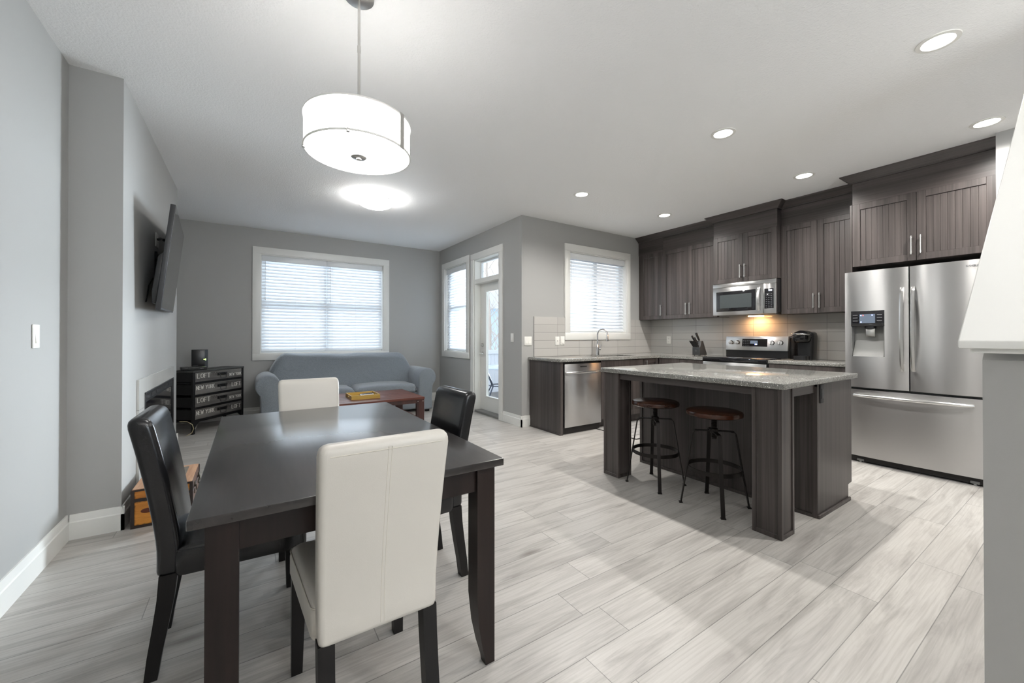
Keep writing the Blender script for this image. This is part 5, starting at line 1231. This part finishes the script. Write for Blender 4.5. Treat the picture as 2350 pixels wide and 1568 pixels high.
w = MB(); w.tube([c2w(-0.075, 0.10, 0.17), c2w(-0.045, 0.03, 0.165), c2w(-0.022, -0.01, 0.13), c2w(-0.020, -0.03, 0.08), c2w(-0.045, -0.03, 0.035), c2w(-0.09, 0.0, 0.006)], 0.0035, 8); tag(w.build('cable', plain('yellow_beige_cable', S((190, 178, 140)), 0.5), None, 50, True), 'yellowish cable hanging left under the stencilled chest', 'cable')
w = MB(); w.tube([c2w(0.20, 0.15, 0.134), c2w(0.17, 0.10, 0.11), c2w(0.10, 0.06, 0.06), c2w(0.05, 0.05, 0.010), c2w(0.035, 0.055, 0.005)], 0.003, 8); tag(w.build('cable', plain('grey_cable', S((170, 170, 166)), 0.5), None, 50, True), 'thin grey cable slanting under the front of the chest', 'cable')

# ------------------------------------------------------------------ sofa
SX_0, SX_1 = 0.065, 2.455; SY_0, SY_1 = 5.86, 6.80
loc = ((SX_0+SX_1)/2, (SY_0+SY_1)/2, 0); t = thing('sofa', 'blue-grey slipcovered sofa with rolled arms under the window', 'sofa', loc)
b = MB(None, loc); b.box(0.22, SY_0+0.07, 0.05, 2.30, SY_1, 0.33, 0.03, 3); b.build('base', M_SOFA, t, 50)
def arm(mirror):
    prof = [(0.345, 0.04), (0.345, 0.45)]
    for k in range(0, 13):
        a = radians(-5+210*k/12); prof.append((0.205+0.140*cos(a), 0.540+0.138*sin(a)))
    prof += [(0.118, 0.420), (0.128, 0.36), (0.132, 0.20), (0.128, 0.04)]
    cx, cz = 0.22, 0.40
    def P(y, s):
        return [((SX_0+SX_1)-(cx+(x-cx)*s) if mirror else cx+(x-cx)*s, y, max(0.03, cz+(z-cz)*s)) for x, z in prof]
    b = MB(None, loc); b.loft([P(SY_0, 0.90), P(SY_0+0.004, 0.96), P(SY_0+0.02, 1.0), P(SY_0+0.3, 1.0), P(6.60, 0.99), P(6.72, 0.93)]); return b.build('arm', M_SOFA, t, 60)
arm(False); arm(True)
b = MB(None, loc); secs = []; n = 40
for k in range(n+1):
    u = k/n; x = 0.22+(2.30-0.22)*u
    e = min(u, 1-u)
    top = 0.925-0.030*u - 0.30*max(0, 1-e/0.105)**1.8 + 0.006*sin(9*u+1)+0.004*sin(23*u)
    f = 0.012*sin(7*u+0.6)+0.006*sin(19*u)
    yb, yf = 6.775, 6.36+f
    s_ = []
    for q in range(15):
        a = pi*q/14; cy = 6.605; 
        s_.append((x, cy-cos(a)*0.165+0.012*sin(5*u+q), top-0.10+0.10*sin(a)))
    s_ += [(x, 6.79, top-0.2), (x, 6.795, 0.10), (x, yf, 0.10), (x, yf-0.02, 0.46), (x, 6.40+f*0.6, 0.62)]
    secs.append(s_)
b.loft(secs); b.build('backrest', M_SOFA, t, 70)
for (x0, x1) in ((0.352, 1.262), (1.268, 2.160)):
    b = MB(None, loc); secs = []; n = 20
    for k in range(n+1):
        u = k/n; g = 0.0
        e = min(u, 1-u)*(x1-x0); rr_ = 0.05
        sh = rr_-sqrt(max(0, rr_**2-max(0, rr_-e)**2)) if e < rr_ else 0.0
        crown_ = 0.030*sin(pi*u)**0.7
        x = x0+(x1-x0)*u
        y0_, y1_ = SY_0-0.005+sh, 6.42; z0_, z1_ = 0.315+sh*0.5, 0.435+crown_-sh
        o = []
        for cy, cz, a0 in ((y1_-0.05, z1_-0.05, 0), (y0_+0.055, z1_-0.055, 90), (y0_+0.05, z0_+0.045, 180), (y1_-0.05, z0_+0.045, 270)):
            for q in range(6):
                a = radians(a0+90*q/5); o.append((x, cy+0.05*cos(a), cz+(0.05 if a0 < 180 else 0.04)*sin(a)))
        secs.append(o)
    b.loft(secs); b.build('seat_cushion', M_SOFA, t, 60)
for xx in (0.18, 2.34):
    for yy in (5.95, 6.70): b = MB(None, loc); b.box(xx-0.025, yy-0.025, 0, xx+0.025, yy+0.025, 0.055); b.build('foot', M_LEGBLK, t, 0)

# ------------------------------------------------------------------ coffee table
kx0, kx1, ky0, ky1, kz = 0.66, 1.822, 4.712, 5.590, 0.42
loc = ((kx0+kx1)/2, (ky0+ky1)/2, 0); t = thing('coffee_table', 'reddish stained wooden coffee table in front of the sofa', 'table', loc)
b = MB(None, loc); n = 7
for k in range(n):
    y0 = ky0+(ky1-ky0)*k/n; y1 = ky0+(ky1-ky0)*(k+1)/n; b.box(kx0, y0+0.0008, kz-0.028, kx1, y1-0.0008, kz, 0.0025, 1)
b.build('top', M_MAHOG, t, 20)
for xx in (kx0+0.004, kx1-0.100):
    for yy in (ky0+0.006, ky1-0.050):
        b = MB(None, loc); b.box(xx, yy, 0.0, xx+0.096, yy+0.044, kz-0.0285, 0.002, 1); lg = b.build('leg', M_MAHOGV, t, 20)
        b = MB(None, loc)
        for bx, bz in ((0.015, 0.37), (0.080, 0.37), (0.080, 0.10)): b.sphere((xx+bx, yy-0.0005, bz), 0.005, 0.003, 0.005, 10, 6)
        b.build('bolts', M_NICKEL, lg, 40)
b = MB(None, loc); b.box(kx0+0.102, ky0+0.008, kz-0.072, kx1-0.102, ky0+0.030, kz-0.0285); b.box(kx0+0.102, ky1-0.030, kz-0.072, kx1-0.102, ky1-0.008, kz-0.0285); b.build('apron', M_MAHOGV, t, 0)
b = MB(None, loc); b.box(kx0+0.02, ky0+0.055, 0.125, kx1-0.02, ky1-0.055, 0.150, 0.002, 1); b.build('shelf', M_MAHOG, t, 20)
# tray
x0, x1, y0, y1 = 1.005, 1.335, 4.925, 5.265; tz = kz
loc = ((x0+x1)/2, (y0+y1)/2, tz); t = thing('serving_tray', 'golden wooden tray on the coffee table', 'tray', loc)
b = MB(None, loc); b.box(x0, y0, tz+0.0005, x1, y1, tz+0.010); b.build('bottom', M_GOLD, t, 0)
b = MB(None, loc); hz = tz+0.047; w_ = 0.010
b.box(x0, y0, tz+0.0105, x1, y0+w_, hz, 0.001, 1); b.box(x0, y1-w_, tz+0.0105, x1, y1, hz, 0.001, 1)
for xx in (x0, x1-w_):
    yc_ = (y0+y1)/2; b.box(xx, y0+w_, tz+0.0105, xx+w_, yc_-0.045, hz); b.box(xx, yc_+0.045, tz+0.0105, xx+w_, y1-w_, hz); b.box(xx, yc_-0.045, tz+0.0105, xx+w_, yc_+0.045, tz+0.020); b.box(xx, yc_-0.045, tz+0.036, xx+w_, yc_+0.045, hz)
b.build('rim', M_GOLD, t, 20)
for (cx_, cy_, rz, m_, lab) in ((1.215, 5.075, 0.20, M_NICKEL, 'silver remote control lying in the golden tray'), (1.225, 5.135, 0.30, M_BLACKPL, 'black remote control lying in the golden tray')):
    r_ = thing('remote_control', lab, 'remote control', (cx_, cy_, tz+0.0102), rz)
    b = MB(); b.box(-0.085, -0.020, 0.0, 0.085, 0.020, 0.030, 0.008, 3); b.build('case', m_, r_, 40)
    b = MB()
    for k in range(7):
        for q in (-0.009, 0.0, 0.009): b.box(-0.070+k*0.02, q-0.003, 0.0298, -0.060+k*0.02, q+0.003, 0.0318)
    b.build('buttons', M_DARK if m_ is M_NICKEL else M_GREYTXT, r_, 0)

# ------------------------------------------------------------------ outdoors
struct('trim_5', MB().box(-8, -12, -0.5, 20, 26, -0.30), M_SNOW, 'snowy ground outside the windows', 'ground')
dk = MB()
for k in range(24): dk.box(XB+0.16, YS+0.17+k*0.16, -0.20, 9.5, YS+0.17+k*0.16+0.154, -0.16)
struct('trim_6', dk, plain('weathered_deck', S((128, 126, 124)), 0.8), 'pale boarded deck outside the patio door', 'deck')
loc = (6.3, 8.0, -0.16); t = thing('deck_railing', 'white slatted privacy railing beyond the patio door', 'railing', loc)
b = MB(None, loc); b.box(3.1, 7.98, 0.76, 9.5, 8.06, 0.85); b.box(3.1, 8.0, -0.13, 9.5, 8.04, -0.06); b.build('rails', M_FENCE, t, 0)
b = MB(None, loc)
for k in range(64): b.box(3.12+k*0.1, 8.01, -0.08, 3.12+k*0.1+0.088, 8.03, 0.77)
b.build('slats', M_FENCE, t, 0)
loc = (4.32, 7.0, -0.16); t = thing('patio_table', 'round metal patio table seen through the patio door', 'table', loc)
b = MB(None, loc); b.lathe([(0.50, 0.515), (0.51, 0.525), (0.51, 0.54), (0.50, 0.548)], (4.32, 7.0, 0), 40); b.build('tabletop', plain('frosted_table_top', S((176, 186, 200)), 0.25), t, 40)
PM = plain('grey_blue_metal', S((70, 78, 92)), 0.4, 0.3)
for k in range(4):
    a = radians(20+90*k); d = Vector((cos(a), sin(a), 0)); c_ = Vector((4.32, 7.0, 0)); b = MB(None, loc)
    b.tube([c_+d*0.42+Vector((0, 0, 0.512)), c_+d*0.28+Vector((0, 0, 0.30)), c_+d*0.20+Vector((0, 0, 0.16)), c_+d*0.30+Vector((0, 0, 0.0)), c_+d*0.36+Vector((0, 0, -0.155))], 0.014, 8); b.build('leg', PM, t, 40)
b = MB(None, loc); b.tube([(4.32+0.21*cos(2*pi*k/24), 7.0+0.21*sin(2*pi*k/24), 0.16) for k in range(24)], 0.010, 8, True); b.build('brace_ring', PM, t, 40)
hs = thing('neighbour_house', 'pale blue house beyond the railing outside', 'house', (9.0, 15.0, -0.3))
b = MB(None, hs.location); b.box(6.9, 14, -0.3, 13, 20, 2.3); b.build('siding', M_SIDING, hs, 0)
b = MB(None, hs.location); b.prism([(6.6, 2.3), (13.3, 2.3), (9.95, 4.2)], 'y', 13.7, 20.3); b.build('roof', M_SNOW, hs, 0)
def tree(x, y, h, label, seed):
    rnd = random.Random(seed); t = thing('bare_tree', label, 'tree', (x, y, -0.3))
    b = MB(None, t.location); b.tube([(x, y, -0.3), (x+0.05, y, h*0.3), (x-0.03, y+0.05, h*0.65), (x+0.04, y, h)], [0.06, 0.05, 0.035, 0.015], 8); b.build('trunk', M_BARK, t, 50)
    b = MB(None, t.location)
    for k in range(30):
        z = h*(0.08+0.85*rnd.random()); a = rnd.random()*2*pi; L_ = (0.5+0.9*rnd.random())*(1.1-z/h*0.6)
        p0 = Vector((x, y, z)); d = Vector((cos(a), sin(a), 0.9+0.6*rnd.random())).normalized()
        p1 = p0+d*L_*0.5+Vector((0, 0, 0.05)); p2 = p0+d*L_+Vector((rnd.uniform(-.1, .1), rnd.uniform(-.1, .1), 0.15))
        b.tube([p0, p1, p2], [0.011, 0.008, 0.003], 5)
        for m_ in range(2):
            e = Vector((rnd.uniform(-1, 1), rnd.uniform(-1, 1), 0.8)).normalized(); b.tube([p1, p1+e*0.3, p1+e*0.55+Vector((0, 0, .08))], [0.006, 0.004, 0.002], 4)
    b.build('branches', M_BARK, t, 50)
tree(5.45, 9.4, 4.6, 'bare pale tree just beyond the railing', 1)
tree(6.35, 10.2, 4.2, 'bare pale tree right of the other tree, before the house', 5)
